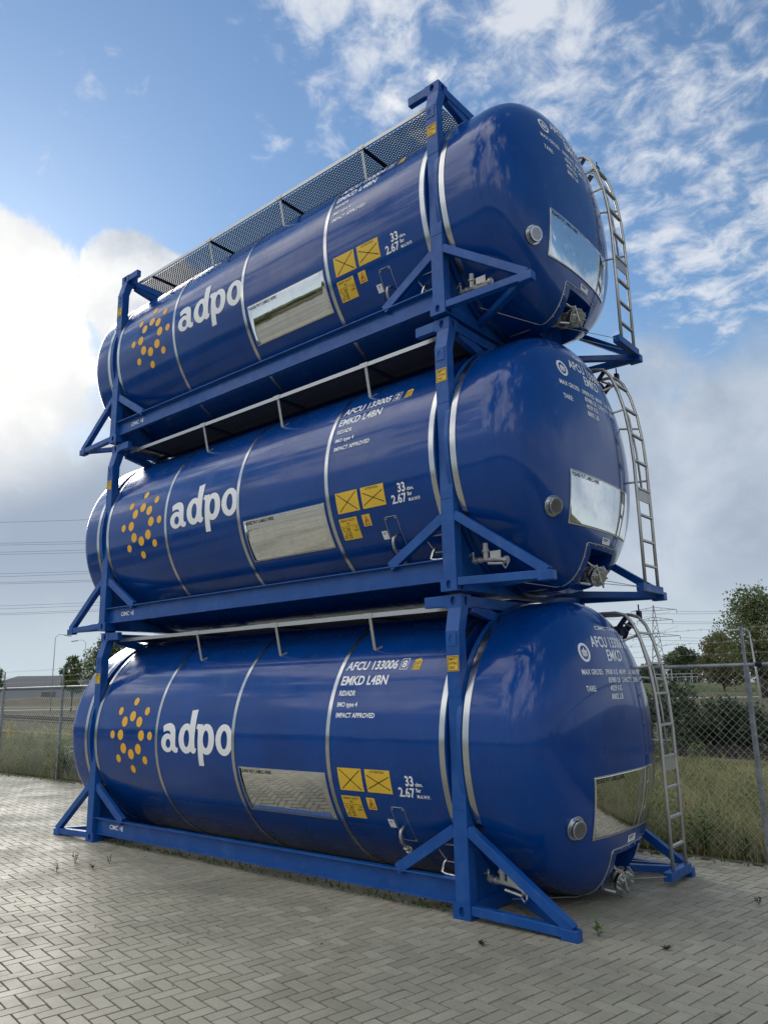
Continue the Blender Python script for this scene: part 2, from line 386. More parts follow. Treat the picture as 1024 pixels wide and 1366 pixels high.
# ------------------------------------------------------------------ the tank container
def holed_plate(mb, o, U, V, w, h, cu_, cv, ru, rv, N, depth):
    """rectangle o + [0,w]U + [0,h]V with an oval hole and a blind tunnel of given depth along -N"""
    o, U, V, N = map(Vector, (o, U, V, N)); per = []
    for k in range(4): per.append((k * w / 4, 0))
    for k in range(4): per.append((w, k * h / 4))
    for k in range(4): per.append((w - k * w / 4, h))
    for k in range(4): per.append((0, h - k * h / 4))
    ov = []
    for (a, b_) in per:
        t = math.atan2((b_ - cv) / h, (a - cu_) / w); ov.append((cu_ + ru * cos(t), cv + rv * sin(t)))
    P = lambda a, b_, d=0: o + U * a + V * b_ - N * d
    vs = [P(*p) for p in per] + [P(*p) for p in ov] + [P(*p, depth) for p in ov]
    n = 16; fs = [(i, (i + 1) % n, (i + 1) % n + n, i + n) for i in range(n)] + [(i + n, (i + 1) % n + n, (i + 1) % n + 2 * n, i + 2 * n) for i in range(n)]
    fs.append(tuple(range(3 * n - 1, 2 * n - 1, -1)))
    mb.add(vs, fs)
def casting(x0, x1, y0, y1, z0, z1, sx, sy):
    """corner fitting block with oval openings in its outer long-side and outer end faces"""
    mb = MB(); w, d, h = x1 - x0, y1 - y0, z1 - z0
    yo, yi = (y0, y1) if sy < 0 else (y1, y0); xo, xi = (x1, x0) if sx > 0 else (x0, x1)
    holed_plate(mb, (x0, yo, z0), (1, 0, 0), (0, 0, 1), w, h, w / 2, h / 2, .026, .040, (0, sy, 0), .03)
    holed_plate(mb, (xo, y0, z0), (0, 1, 0), (0, 0, 1), d, h, d / 2, h / 2, .026, .040, (sx, 0, 0), .03)
    mb.add([(x0, yi, z0), (x1, yi, z0), (x1, yi, z1), (x0, yi, z1)], [(0, 1, 2, 3)])
    mb.add([(xi, y0, z0), (xi, y1, z0), (xi, y1, z1), (xi, y0, z1)], [(0, 1, 2, 3)])
    mb.add([(x0, y0, z0), (x1, y0, z0), (x1, y1, z0), (x0, y1, z0)], [(0, 1, 2, 3)])
    mb.add([(x0, y0, z1), (x1, y0, z1), (x1, y1, z1), (x0, y1, z1)], [(0, 1, 2, 3)])
    return mb

HB = 3.029; HT = 2.700
def make_shell(parent):
    prof = []                                # (x, r) from far pole to near pole
    nd = 26
    far = [(-(XS + (XEF - XS) * math.sin(t * PI / 2) ** (2 / PN)), RT * math.cos(t * PI / 2) ** (2 / PM)) for t in np.linspace(1, 0, nd)]
    near = [((XS + (XE - XS) * math.sin(t * PI / 2) ** (2 / PN)), RT * math.cos(t * PI / 2) ** (2 / PM)) for t in np.linspace(0, 1, nd)]
    prof += far + [(-3.045, RT), (-3.040, RT - .006), (-3.040, 1.2), (-2.870, 1.2), (-2.870, RT - .006), (-2.865, RT)]
    for xb in (-1.45, 0.0, 1.45): prof += [(xb - .5, RT), (xb + .5, RT)]
    prof += [(2.865, RT), (2.870, RT - .006), (2.870, 1.2), (3.040, 1.2), (3.040, RT - .006), (3.045, RT)] + near
    n = 144; bm = bmesh.new(); rings = []
    for x, r in prof:
        if r < 1e-4: rings.append([bm.verts.new((x, 0, ZC))])
        else: rings.append([bm.verts.new((x, r * cos(2 * PI * k / n), ZC + r * sin(2 * PI * k / n))) for k in range(n)])
    for a, b_ in zip(rings, rings[1:]):
        for k in range(n):
            if len(a) == 1: bm.faces.new((a[0], b_[(k + 1) % n], b_[k]))
            elif len(b_) == 1: bm.faces.new((a[k], a[(k + 1) % n], b_[0]))
            else: bm.faces.new((a[k], a[(k + 1) % n], b_[(k + 1) % n], b_[k]))
    # opening for the outlet valve in the near end
    y0, y1, z1, x0 = -.13, .40, .415, 3.42
    for axis, val in ((1, y0), (1, y1), (2, z1), (0, x0)):
        fs = [f for f in bm.faces if f.calc_center_median().x > 3.2 and f.calc_center_median().z < .75]
        ge = list({e for f in fs for e in f.edges} | {v for f in fs for v in f.verts} | set(fs))
        co_ = Vector((0, 0, 0)); co_[axis] = val; no = Vector((0, 0, 0)); no[axis] = 1
        bmesh.ops.bisect_plane(bm, geom=ge, dist=1e-5, plane_co=co_, plane_no=no)
    kill = [f for f in bm.faces if f.calc_center_median().x > x0 and y0 < f.calc_center_median().y < y1 and f.calc_center_median().z < z1]
    bmesh.ops.delete(bm, geom=kill, context='FACES')
    bmesh.ops.recalc_face_normals(bm, faces=bm.faces)
    for f in bm.faces: f.smooth = True
    me = D.meshes.new('tank_shell'); bm.to_mesh(me); bm.free(); me.materials.append(M_shell)
    o = D.objects.new('tank_shell', me); COL.objects.link(o); o.parent = parent
    es = o.modifiers.new('split', 'EDGE_SPLIT'); es.split_angle = R(35)
    # cavity lining
    mb = MB()
    def zbot(x, y):                          # lower dome surface height at x,y
        t = max(0, 1 - max(0, (x - XS) / (XE - XS)) ** PN) ** (1 / PM) * RT
        return ZC - math.sqrt(max(t * t - y * y, 0))
    for y in (y0, y1):
        pts = [(x0, zbot(x0, y))]; xs_ = np.linspace(x0, XE, 60)[1:]
        for x in xs_:
            z = zbot(x, y)
            if z > z1 or x > dome_x(math.hypot(y, z1 - ZC)): break
            pts.append((x, z))
        pts += [(dome_x(math.hypot(y, z1 - ZC)), z1), (x0, z1)]
        mb.add([(x, y, z) for x, z in pts], [tuple(range(len(pts)))])
    k = 8; ys = np.linspace(y0, y1, k + 1)
    for a, b_ in zip(ys, ys[1:]):
        mb.add([(x0, a, zbot(x0, a)), (x0, b_, zbot(x0, b_)), (x0, b_, z1), (x0, a, z1)], [(0, 1, 2, 3)])
        mb.add([(x0, a, z1), (x0, b_, z1), (dome_x(math.hypot(b_, z1 - ZC)), b_, z1), (dome_x(math.hypot(a, z1 - ZC)), a, z1)], [(0, 1, 2, 3)])
    mb.build('valve_recess', M_shell, parent)
    return o

def band(x0, x1, name, parent, m=None, r0=RT - .01, r1=RT + .006, n=144):
    mb = MB()
    vs = []; fs = []
    for x, r in ((x0, r0), (x0, r1), (x1, r1), (x1, r0)):
        vs += [(x, r * cos(2 * PI * k / n), ZC + r * sin(2 * PI * k / n)) for k in range(n)]
    for q in range(4):
        for k in range(n): fs.append((q * n + k, q * n + (k + 1) % n, ((q + 1) % 4) * n + (k + 1) % n, ((q + 1) % 4) * n + k))
    mb.add(vs, fs); o = mb.build(name, m or M_band, parent, smooth=True)
    es = o.modifiers.new('split', 'EDGE_SPLIT'); es.split_angle = R(35)
    return o

def lettering(name, items, fn, m, parent, bold=.024, su=None, sv=.04):
    for txt, u0, v0, w, h in items: o = wrap(name, text_bm(txt, u0, v0, w, h, bold), fn, m, parent, su, sv)
    return o

def make_container(level, code, check):
    root = empty('tank_container', (0, 0, 0))
    make_shell(root)
    for x in (-1.45, 0.0, 1.45): band(x - .024, x + .024, 'strap', root)
    for s in (-1, 1):
        for a, b_ in ((2.805, 2.862), (3.052, 3.115)):
            band(min(s * a, s * b_), max(s * a, s * b_), 'strap', root)
        band(min(s * 2.985, s * 3.035), max(s * 2.985, s * 3.035), 'end_ring', root, M_frame, 1.15, RT + .004)
    # ---- frame
    for sy in (-1, 1):
        mb = MB()                            # channel-shaped side rail
        yo, yw, yi = 1.262, 1.200, 1.188
        prof = [(yw, .100), (yw + .03, .100), (yw + .03, .110), (yw, .110), (yw, .293), (yo, .293), (yo, .305), (yi, .305), (yi, .100)]
        mb.prism([(a * sy, b_) for a, b_ in prof], lambda a, b_: (-2.885, a, b_), lambda a, b_: (2.885, a, b_))
        rail = mb.build('side_rail', M_frame, root, bevel=.002)
        if sy < 0:
            lettering('maker_lettering', [('CIMC', -2.58, .180, .20, .055), ('+8', -2.35, .175, .075, .065)],
                      lambda u, v, z: (u, -yw - .002, v), M_white, rail, .02, None, None)
        for sx in (-1, 1):
            xo = HB * sx; X = lambda a: a * sx
            bx = lambda a, b_: (min(X(a), X(b_)), max(X(a), X(b_)))
            by = lambda a, b_: (min(sy * a, sy * b_), max(sy * a, sy * b_))
            casting(*bx(2.851, HB), *by(1.105, 1.275), 0.0, .118, sx, sy).build('corner_casting', M_frame, root, bevel=.004)
            c = casting(*bx(2.851, HB), *by(1.057, 1.219), HT - .118, HT, sx, sy).build('corner_casting', M_frame, root, bevel=.006)
            mb = MB(); ox, ix = 3.027, 2.883   # post: straight below, leaning inwards at the top
            lo = [(sy * 1.273, .116), (sy * 1.273, 2.365), (sy * 1.217, 2.584), (sy * 1.10, 2.584), (sy * 1.165, 2.365), (sy * 1.165, .116)]
            mb.prism(lo, lambda a, b_: (X(ox), a, b_), lambda a, b_: (X(ix), a, b_))
            post = mb.build('corner_post', M_frame, root, bevel=.004)
            mb = MB(); holed_plate(mb, (min(X(2.89), X(3.0)), sy * 1.279, 2.235), (1, 0, 0), (0, 0, 1), .11, .125, .055, .062, .022, .036, (0, sy, 0), .02)
            mb.build('lifting_plate', M_frame, post)
            for zz_ in (2.36, 1.80, .86): MB().box(*bx(2.884, 3.024), *by(1.270, 1.2765), zz_, zz_ + .008).build('weld_bead', M_frame, post)
            if sy < 0:
                bm = poly_bm([rect(X(2.955) - .062, X(2.955) + .062, 2.015, 2.150)])
                st = wrap('post_sticker', bm, lambda u, v, z: (u, -1.2765, v), M_yellow, post, None, None)
                bm = poly_bm([(rect(X(2.955) - .056, X(2.955) + .056, 2.021, 2.144), [rect(X(2.955) - .051, X(2.955) + .051, 2.026, 2.139)])])
                for i, t in enumerate(('EMPTY', 'LIFTING', 'ONLY')):
                    text_bm(t, X(2.955) - .042, 2.108 - i * .036, .084 if i < 2 else .062, .024, .01, bm)
                wrap('sticker_lettering', bm, lambda u, v, z: (u, -1.278, v), M_ink, st, None, None)
            # stub along the top
            MB().box(*bx(2.615, 2.850), *by(1.150, 1.217), HT - .105, HT - .004).build('top_stub', M_frame, root, bevel=.005)
            # long-side brace
            MB().beam((X(2.880), sy * 1.228, .69), (X(2.235), sy * 1.228, .300), .055, .095, (0, 0, 1)).build('side_brace', M_frame, root, bevel=.003)
            # end bracket: sloping bar, flat bar, inner flat bar, foot
            tip = 3.98 if sx > 0 else 3.88
            ebr = MB().beam((X(3.020), sy * 1.232, .700), (X(tip - .05), sy * 1.232, .075), .075, .080).build('end_brace', M_frame, root, bevel=.004)
            MB().beam((X(3.029), sy * 1.232, .080), (X(tip - .13), sy * 1.232, .055), .070, .072).build('end_bar', M_frame, root, bevel=.004)
            MB().beam((X(3.00), sy * .62, .105), (X(tip - .10), sy * 1.195, .060), .065, .065).build('inner_bar', M_frame, root, bevel=.004)
            MB().box(*bx(tip - .14, tip), *by(1.190, 1.275), .0, .085).build('foot', M_frame, root, bevel=.006)
    for sx in (-1, 1):
        X = lambda a, b_: (min(a * sx, b_ * sx), max(a * sx, b_ * sx))
        MB().box(*X(2.93, 3.02), -1.06, 1.06, HT - .112, HT - .010).build('top_crossmember', M_frame, root, bevel=.005)
        MB().box(*X(2.90, 3.02), -1.11, 1.11, .010, .125).build('bottom_crossmember', M_frame, root, bevel=.005)
        for sy in (-1, 1):                    # saddle plates between ring and lower cross member
            a0 = R(-55)
            pts = [(sy * 1.165 , .12), (sy * 1.165, .62)] + [(sy * 1.285 * cos(R(d)), ZC + 1.285 * sin(R(d))) for d in range(-30, -91, -10)] + [(0, .12)]
            pts = [(a, max(b_, .12)) for a, b_ in pts]
            MB().prism(pts, lambda a, b_: (sx * 2.955, a, b_), lambda a, b_: (sx * 2.967, a, b_)).build('saddle_plate', M_frame, root)
            # top saddle arms
            MB().beam((sx * 2.975, sy * 1.02, HT - .10), (sx * 2.975, sy * .52, HT - .20), .07, .10, (0, 0, 1)).build('saddle_arm', M_frame, root, bevel=.004)
    for x in (-1.9, -.65, .65, 1.9):
        MB().box(x - .04, x + .04, -1.188, 1.188, .0 + .03, .098 - .03).build('cross_bar', M_frame, root) if False else None
    # ladder foot beam on the near end
    MB().box(3.90, 3.98, .655, 1.188, .055, .135).build('ladder_beam', M_frame, root, bevel=.004)
    # ---- walkway
    wk = empty('walkway', (0, 0, 0)); wk.parent = root
    zw = 2.598
    MB().box(-2.80, 2.80, -1.065, -1.060, zw - .022, zw + .022).box(-2.80, 2.80, -1.060, -1.010, zw + .016, zw + .022).build('edge_angle', M_alu, wk)
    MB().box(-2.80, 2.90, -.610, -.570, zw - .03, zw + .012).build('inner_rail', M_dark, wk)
    V = []; F = []; px, py = .058, .034; wv = .0060
    nx = int(5.70 / px); ny = int(.42 / py); k = 0
    for i in range(nx):
        for j in range(ny):
            cx = -2.80 + (i + .5) * px; cy = -1.01 + (j + .5) * py; t = .006 if (i + j) % 1 == 0 else 0
            for (ax, ay, bx_, by_) in ((-.5, 0, 0, .5), (0, .5, .5, 0), (.5, 0, 0, -.5), (0, -.5, -.5, 0)):
                A = np.array([cx + ax * px, cy + ay * py]); B = np.array([cx + bx_ * px, cy + by_ * py]); d = B - A; d /= np.linalg.norm(d); n_ = np.array([-d[1], d[0]]) * wv
                za = zw + (.005 if ax == 0 else -.005); zb = zw + (.005 if bx_ == 0 else -.005)
                V += [(*(A + n_), za), (*(B + n_), zb), (*(B - n_), zb), (*(A - n_), za)]; F.append((k, k + 1, k + 2, k + 3)); k += 4
    tm = np_mesh('tread_mesh', V, F, M_mesh, parent=wk)
    so = tm.modifiers.new('solid', 'SOLIDIFY'); so.thickness = .003
    for x in (-2.45, -1.05, .38, 1.81):
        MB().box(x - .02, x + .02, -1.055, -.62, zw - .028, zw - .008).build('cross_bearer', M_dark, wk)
    for x in (-1.06, .39, 1.80):
        mb = MB().beam((x, -1.058, zw - .010), (x - .03, -.955, 2.262), .038, .006, (0, 1, 0)); mb.box(x - .075, x + .035, -1.071, -1.066, zw - .026, zw + .026)
        mb.disc((x - .05, -1.073, zw), (0, 1, 0), .007, .008, 8); mb.disc((x + .01, -1.073, zw), (0, 1, 0), .007, .008, 8)
        pb = onside(x - .03, deg(43.8), .004); mb.beam((x - .03, -.955, 2.262), (x + .05, -.928, 2.29), .035, .006, (0, -.7, .7))
        mb.build('bracket', M_alu, wk)
    # ---- ladder
    ld = empty('ladder', (0, 0, 0)); ld.parent = root
    prof = [(3.945, .135), (3.950, .83), (3.950, 1.45), (3.935, 1.75), (3.900, 2.04), (3.840, 2.30), (3.775, 2.47), (3.700, 2.565), (3.600, 2.595), (3.30, 2.60), (3.15, 2.60)]
    def px_at(z):
        for (xa, za), (xb, zb) in zip(prof, prof[1:]):
            if za <= z <= zb: return xa + (xb - xa) * (z - za) / (zb - za)
        return 3.7
    for y in (.79, 1.13): MB().tube([(x, y, z) for x, z in prof], .018, 10).build('stringer', M_steel, ld, smooth=True)
    for z in (.34, .60, .875, 1.165, 1.465, 1.77, 2.07, 2.38):
        MB().box(px_at(z) - .017, px_at(z) + .017, .80, 1.12, z - .011, z + .011).build('rung', M_steel, ld, bevel=.002)
    MB().box(3.945, 3.955, .80, 1.12, 1.03, 1.15).build('ladder_plate', M_steel, ld)
    mb = MB()
    mb.tube([(3.905, 1.05, 1.18), (3.895, 1.03, 1.6), (3.86, 1.0, 2.0), (3.74, .97, 2.42), (3.60, .95, 2.50)], .012, 8)
    mb.tube([(3.93, 1.13, 1.30), (3.60, 1.02, 1.30)], .012, 8); mb.tube([(3.93, .79, 2.05), (3.62, .72, 2.0)], .012, 8); mb.tube([(3.93, 1.13, 1.90), (3.55, .98, 1.95)], .012, 8)
    mb.tube([(3.80, .80, 2.35), (3.60, .74, 2.28), (3.42, .72, 2.42)], .014, 8)
    mb.build('ladder_stay', M_steel, ld, smooth=True)
    mb = MB()                                 # fittings under the top bend
    mb.beam((3.70, .80, 2.54), (3.54, .80, 2.36), .010, .05, (0, 0, 1)); mb.beam((3.64, 1.12, 2.52), (3.52, 1.12, 2.40), .010, .07, (0, 0, 1))
    mb.box(3.50, 3.62, .82, .94, 2.36, 2.46); mb.tube([(3.60, .90, 2.45), (3.62, .98, 2.40), (3.55, 1.04, 2.32)], .025, 8)
    mb.box(3.68, 3.72, 1.13, 1.19, 2.55, 2.63); mb.tube([(3.70, 1.16, 2.62), (3.70, 1.16, 2.70)], .008, 6)
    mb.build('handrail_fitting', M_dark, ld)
    mb = MB().tube([(3.93, .66, .10), (3.6, .1, .135), (3.5, -.3, .06), (3.2, -.9, .12)], .004, 5); mb.tube([(3.93, 1.2, .11), (3.45, .5, .23)], .004, 5)
    mb.build('earth_cable', M_steel, root)
    # ---- outlet valve
    vv = empty('outlet_valve', (0, 0, 0)); vv.parent = root
    mb = MB(); mb.tube([(3.44, .10, .30), (3.60, .10, .24), (3.74, .06, .19)], .060, 14)
    mb.build('valve_body', M_steel, vv, smooth=True)
    ax = Vector((.82, -.30, -.35)).normalized()
    MB().disc((3.775, .045, .165), ax, .100, .035, 28).disc((3.71, .07, .19), ax, .095, .018, 28).disc((3.80, .035, .155), ax, .055, .03, 20).build('outlet_flange', M_band, vv, bevel=.003)
    mb = MB()
    for k in range(8):
        t = 2 * PI * k / 8; a_ = ax.orthogonal().normalized(); b2 = ax.cross(a_)
        c = Vector((3.79, .04, .16)) + (a_ * cos(t) + b2 * sin(t)) * .083; mb.disc(c, ax, .010, .06, 6)
    mb.tube([(3.80, -.02, .27), (3.82, .02, .10), (3.80, .10, .06)], .009, 6)
    mb.tube([(3.70, -.08, .33), (3.80, .0, .22)], .010, 6)
    mb.build('valve_bolts', M_steel, vv)
    MB().beam((3.62, -.06, .34), (3.80, -.02, .25), .028, .010).build('valve_handle', M_steel, vv, bevel=.002)
    MB().beam((3.80, .11, .27), (3.82, .16, .20), .03, .01).build('cap_lever', M_steel, vv, bevel=.002)
    MB().beam((3.66, .12, .33), (3.66, .12, .40), .05, .05).build('valve_stem', M_steel, vv, bevel=.002)
    mb = MB().disc((3.55, -.03, .20), (0, 1, 0), .085, .05, 20); mb.disc((3.55, .19, .24), (0, 1, 0), .07, .06, 20); mb.tube([(3.50, -.08, .15), (3.66, -.09, .10), (3.74, -.05, .08)], .014, 7)
    mb.build('valve_gear', M_steel, vv, bevel=.002)
    bm = poly_bm([rect(-.06, .12, .335, .395)]); wrap('recess_plate', bm, lambda u, v, z: (3.60, u, v), M_white, root, None, None)
    # U-shaped trim around the recess panel
    path = [(.47, .465), (.10, .465), (-.215, .462), (-.235, .445)]
    pts = [onend(a, b_, .004) for a, b_ in path]
    for z in np.linspace(.42, .08, 16):
        pts.append(onend(-.235 - .0 * z, z, .004))
    zz = ZC - math.sqrt(RT * RT - .25 ** 2)
    pts += [(x, -.25, zz - .004) for x in (3.3, 3.15)]
    pts = [p for p in pts if True]
    MB().tube(pts, .006, 6).build('recess_trim', M_steel, root, smooth=True)
    mb = MB()
    for a, b_ in [(.42, .45), (.26, .45), (.10, .45), (-.06, .45), (-.20, .435), (-.222, .33), (-.222, .22), (-.222, .13)]:
        p = onend(a, b_, .004); mb.disc(p, (1, 0, -.3), .008, .006, 8)
    mb.build('recess_rivets', M_steel, root)
    # ---- side cabinet outline, steam pipe, plate
    mb = MB(); cx0, cx1, s0, s1 = 2.14, 2.295, deg(-40), deg(-24)
    rp = [(cx0, s1 - .015), (cx0, s0), (cx1, s0), (cx1, s1 - .015), (cx1 - .015, s1), (cx0 + .015, s1), (cx0, s1 - .015)]
    dense = []
    for (a, b_), (c, d) in zip(rp, rp[1:]):
        for t in np.linspace(0, 1, 5)[:-1]: dense.append(onside(a + (c - a) * t, b_ + (d - b_) * t, .003))
    dense.append(dense[0]); mb.tube(dense, .0028, 5, False)
    for a, b_ in ((cx0 + .02, s1 - .02), (cx1 - .02, s1 - .02), (cx1 - .01, s0 + .015)): mb.disc(onside(a, b_, .004), (0, -1, -.5), .008, .006, 8)
    mb.build('panel_outline', M_steel, root)
    mb = MB(); P = lambda x, a, o_: onside(x, deg(a), o_)
    mb.tube([P(2.215, -33, .0), P(2.215, -33, .06), P(2.21, -34.5, .085), P(2.20, -37, .09), P(2.19, -47, .04)], .016, 10)
    mb.build('steam_pipe', M_steel, root, smooth=True)
    a_ = Vector(P(2.195, -43, .06)); d = (Vector(P(2.19, -47, .04)) - Vector(P(2.20, -37, .09))).normalized()
    MB().disc(a_, d, .032, .03, 16).disc(a_ + d * .05, d, .028, .02, 6).disc(a_ - d * .05, d, .026, .02, 6).disc(a_ + d * .1, d, .022, .05, 12).tube([a_, a_ + Vector((-.05, -.03, .02))], .012, 8).build('steam_valve', M_steel, root, bevel=.002)
    mb = MB(); mb.tube([P(2.14, -34, .05), P(2.13, -36, .06), P(2.13, -41, .05), P(2.16, -43, .05)], .007, 6); mb.build('valve_lever', M_shell, root)
    bm = poly_bm([rect(2.052, 2.125, deg(-33.8), deg(-29.8))]); pl = wrap('white_plate', bm, S3(.004), M_white, root, None, .03)
    bm = poly_bm([line((2.070, deg(-30.7)), (2.11, deg(-30.7)), .006), line((2.07, deg(-31.4)), (2.10, deg(-31.4)), .004)]); wrap('plate_marks', bm, S3(.0055), M_ink, pl, None, .03)
    # ---- pipework inside the near bracket
    mb = MB().tube([(3.05, -1.02, .285), (3.32, -1.05, .270), (3.46, -1.08, .245)], .020, 10)
    mb.tube([(3.20, -1.035, .28), (3.20, -1.035, .40)], .026, 12).disc((3.20, -1.035, .36), (0, 0, 1), .036, .02, 14).disc((3.20, -1.035, .415), (0, 0, 1), .024, .035, 12)
    mb.disc((3.08, -1.02, .285), (1, 0, 0), .032, .02, 12).disc((3.14, -1.03, .283), (1, 0, 0), .030, .02, 12).disc((3.44, -1.08, .248), (1, 0, 0), .034, .03, 12)
    mb.tube([(3.46, -1.09, .24), (3.47, -1.11, .20), (3.44, -1.10, .17), (3.41, -1.09, .20), (3.43, -1.08, .24)], .007, 6)
    mb.tube([(3.03, -1.05, .33), (3.10, -1.09, .35)], .009, 6).tube([(3.06, -1.03, .29), (3.06, -1.03, .36)], .010, 6)
    mb.tube([(3.25, -1.08, .235), (3.42, -1.10, .215)], .012, 8)
    mb.build('drain_pipe', M_steel, root, smooth=False, bevel=0)
    MB().box(3.27, 3.38, -1.075, -1.070, .275, .345).build('pipe_tag', M_steel, root)
    MB().tube([(2.74, -1.17, .44), (2.72, -1.19, .40), (2.70, -1.20, .33), (2.74, -1.20, .315), (2.86, -1.20, .31)], .013, 8).build('vent_pipe', M_band, root, smooth=True)
    MB().tube([(2.86, -1.17, .55), (2.66, -1.19, .55), (2.63, -1.18, .53), (2.70, -1.12, .40), (2.86, -1.12, .395)], .006, 6).build('handle_loop', M_steel, root)
    # small fixing sticker on the post's end face
    # ---- end vent
    c = Vector(onend(-.81, .725, 0)); n_ = (Vector(onend(-.81, .725, .1)) - c).normalized()
    vt = MB().disc(c + n_ * .004, n_, .098, .014, 40).disc(c + n_ * .028, n_, .078, .05, 40).build('vent_housing', M_band, root, bevel=.004)
    a_ = n_.orthogonal().normalized(); b2 = n_.cross(a_); mb = MB(); k = 0
    for i in range(-5, 6):
        for j in range(-5, 6):
            q = (i + (j % 2) * .5) * .0125, j * .0108
            if math.hypot(*q) < .060: mb.disc(c + n_ * .0535 + a_ * q[0] + b2 * q[1], n_, .0040, .002, 6)
    mb.build('vent_holes', M_dark, vt)
    # ---- reflective placards
    def grid(name, fn, u0, u1, v0, v1, nu, nv, m, par, off):
        V = [fn(u0 + (u1 - u0) * i / nu, v0 + (v1 - v0) * j / nv, off) for j in range(nv + 1) for i in range(nu + 1)]
        F = [(j * (nu + 1) + i, j * (nu + 1) + i + 1, (j + 1) * (nu + 1) + i + 1, (j + 1) * (nu + 1) + i) for j in range(nv) for i in range(nu)]
        o = MB().add(V, F).build(name, m, par, smooth=True)
        for p in o.data.polygons: p.use_smooth = True
        s_ = o.modifiers.new('solid', 'SOLIDIFY'); s_.thickness = .003; s_.offset = 0
        return o
    def frame_strip(fn, u0, u1, v0, v1, par, wd=.010, off=.008):
        bm = poly_bm([(rect(u0, u1, v0, v1), [rect(u0 + wd, u1 - wd, v0 + wd, v1 - wd)])])
        wrap('placard_edge', bm, (lambda u, v, z: fn(u, v, off + z)), M_steel, par, .06, .04)
    u0, u1, v0, v1 = .075, 1.385, deg(-33.4), deg(-11.8)
    pl = grid('side_placard', onside, u0, u1, v0, v1, 20, 30, M_mirror, root, .005); frame_strip(onside, u0, u1, v0, v1, pl)
    lettering('placard_lettering', [('PLEASE PUT LABELS HERE', u0 + .02, v1 - .058, .50, .036)], S3(.0085), M_ink, pl, .012)
    u0, u1, v0, v1 = -.585, .74, .595, 1.105
    pl = grid('end_placard', onend, u0, u1, v0, v1, 40, 26, M_mirror, root, .005); frame_strip(onend, u0, u1, v0, v1, pl)
    lettering('placard_lettering', [('PLEASE PUT LABELS HERE', u0 + .03, v1 - .058, .52, .038)], E3(.0085), M_ink, pl, .012, .05)
    bm = poly_bm([rect(.06, .24, .483, .545)]); pl = wrap('data_sticker', bm, E3(.004), M_white, root, .04, .03)
    bm = poly_bm([line((.08, .530), (.20, .530), .009), line((.08, .515), (.17, .515), .006)]); wrap('sticker_marks', bm, E3(.006), M_ink, pl, .04, None)
    # ---- dotted emblem and name
    dots = []
    for k in range(8):
        a = k * PI / 4; dots.append(ell(-2.012 + .232 * cos(a), deg(.5) + .232 * sin(a), .064, .064, 24)); dots.append(ell(-2.012 + .418 * cos(a), deg(.5) + .418 * sin(a), .051, .051, 24))
    for d_ in dots: wrap('emblem_dot', poly_bm([d_]), S3(.003), M_dot, root, None, .03)
    yb = -.157; A = []
    def sh(pts, dx): return [(a + dx, b_ + yb) for a, b_ in pts]
    dx = -1.345
    A.append((sh(ell(.125, .098, .125, .108), dx), [sh(ell(.140, .092, .048, .052), dx)]))
    A.append(sh([(.045, .222), (.028, .288), (.045, .300), (.09, .318), (.15, .328), (.205, .320), (.25, .295), (.278, .25), (.285, .19), (.285, .075), (.30, .05), (.335, .045), (.325, .0), (.30, -.012), (.255, -.008), (.215, .02), (.188, .06), (.188, .20), (.170, .230), (.135, .240), (.09, .236)], dx))
    dx = -.995
    A.append((sh(ell(.145, .157, .145, .170), dx), [sh(ell(.152, .157, .052, .098), dx)]))
    A.append(sh([(.206, .05), (.206, .475), (.318, .487), (.306, .12), (.312, .055), (.338, .050), (.322, .005), (.275, -.012), (.232, .01)], dx))
    dx = -.660
    A.append((sh(ell(.190, .157, .145, .170), dx), [sh(ell(.182, .157, .052, .098), dx)]))
    A.append(sh([(.035, -.140), (.128, -.140), (.128, .28), (.105, .325), (.07, .318), (.015, .325), (-.005, .275), (.028, .262), (.035, .22)], dx))
    dx = -.302
    A.append((sh(ell(.152, .157, .150, .170, 36), dx), [sh(ell(.152, .157, .056, .100), dx)]))
    wrap('name_lettering', poly_bm(A, .0004), S3(.003), M_white, root, None, .03)
    # ---- markings on the long side
    T = []
    def row(txt, u0, a_bot, a_top, w): T.append((txt, u0, deg(a_bot), w, deg(a_top) - deg(a_bot)))
    row('EMKD L4BN', 1.515, 25.2, 29.6, .60)
    row('RID/ADR', 1.530, 20.4, 22.8, .215); row('IMO type 4', 1.535, 15.1, 17.7, .265); row('IMPACT APPROVED', 1.540, 11.1, 13.2, .50)
    row('33', 2.385, -14.7, -10.6, .095); row('2.67', 2.29, -19.2, -15.2, .185)
    row('cbm.', 2.495, -14.5, -13.0, .085); row('Bar', 2.495, -16.8, -15.2, .055); row('M.A.W.P.', 2.495, -19.2, -17.8, .145)
    lettering('side_lettering', T, S3(.003), M_white, root, .028, None, .03)
    bm = poly_bm([(rect(2.215, 2.310, deg(31.9), deg(37.3)), [rect(2.221, 2.304, deg(32.2), deg(37.0))])]); wrap('check_box', bm, S3(.003), M_white, root, None, .03)
    def sticker(name, poly, marks, texts, ink=M_ink):
        o = wrap(name, poly_bm([poly]), S3(.003), M_yellow, root, None, .03)
        bm = poly_bm(marks) if marks else bmesh.new()
        for t in texts: text_bm(*t, .008, bm)
        wrap('sticker_marks', bm, S3(.0045), ink, o, None, .03)
        return o
    a, b_ = deg(31.5), deg(37.2)
    sticker('height_sticker', [(2.375, a), (2.465, a), (2.465, b_ - .03), (2.435, b_), (2.375, b_ - .015)], [(rect(2.381, 2.459, a + .006, b_ - .036), [rect(2.384, 2.456, a + .009, b_ - .039)])], [('2.67', 2.390, a + .058, .055, .030), ('2.55', 2.390, a + .018, .055, .030)])
    u0, u1, v0, v1 = 1.560, 1.865, deg(-18.5), deg(-9.1)
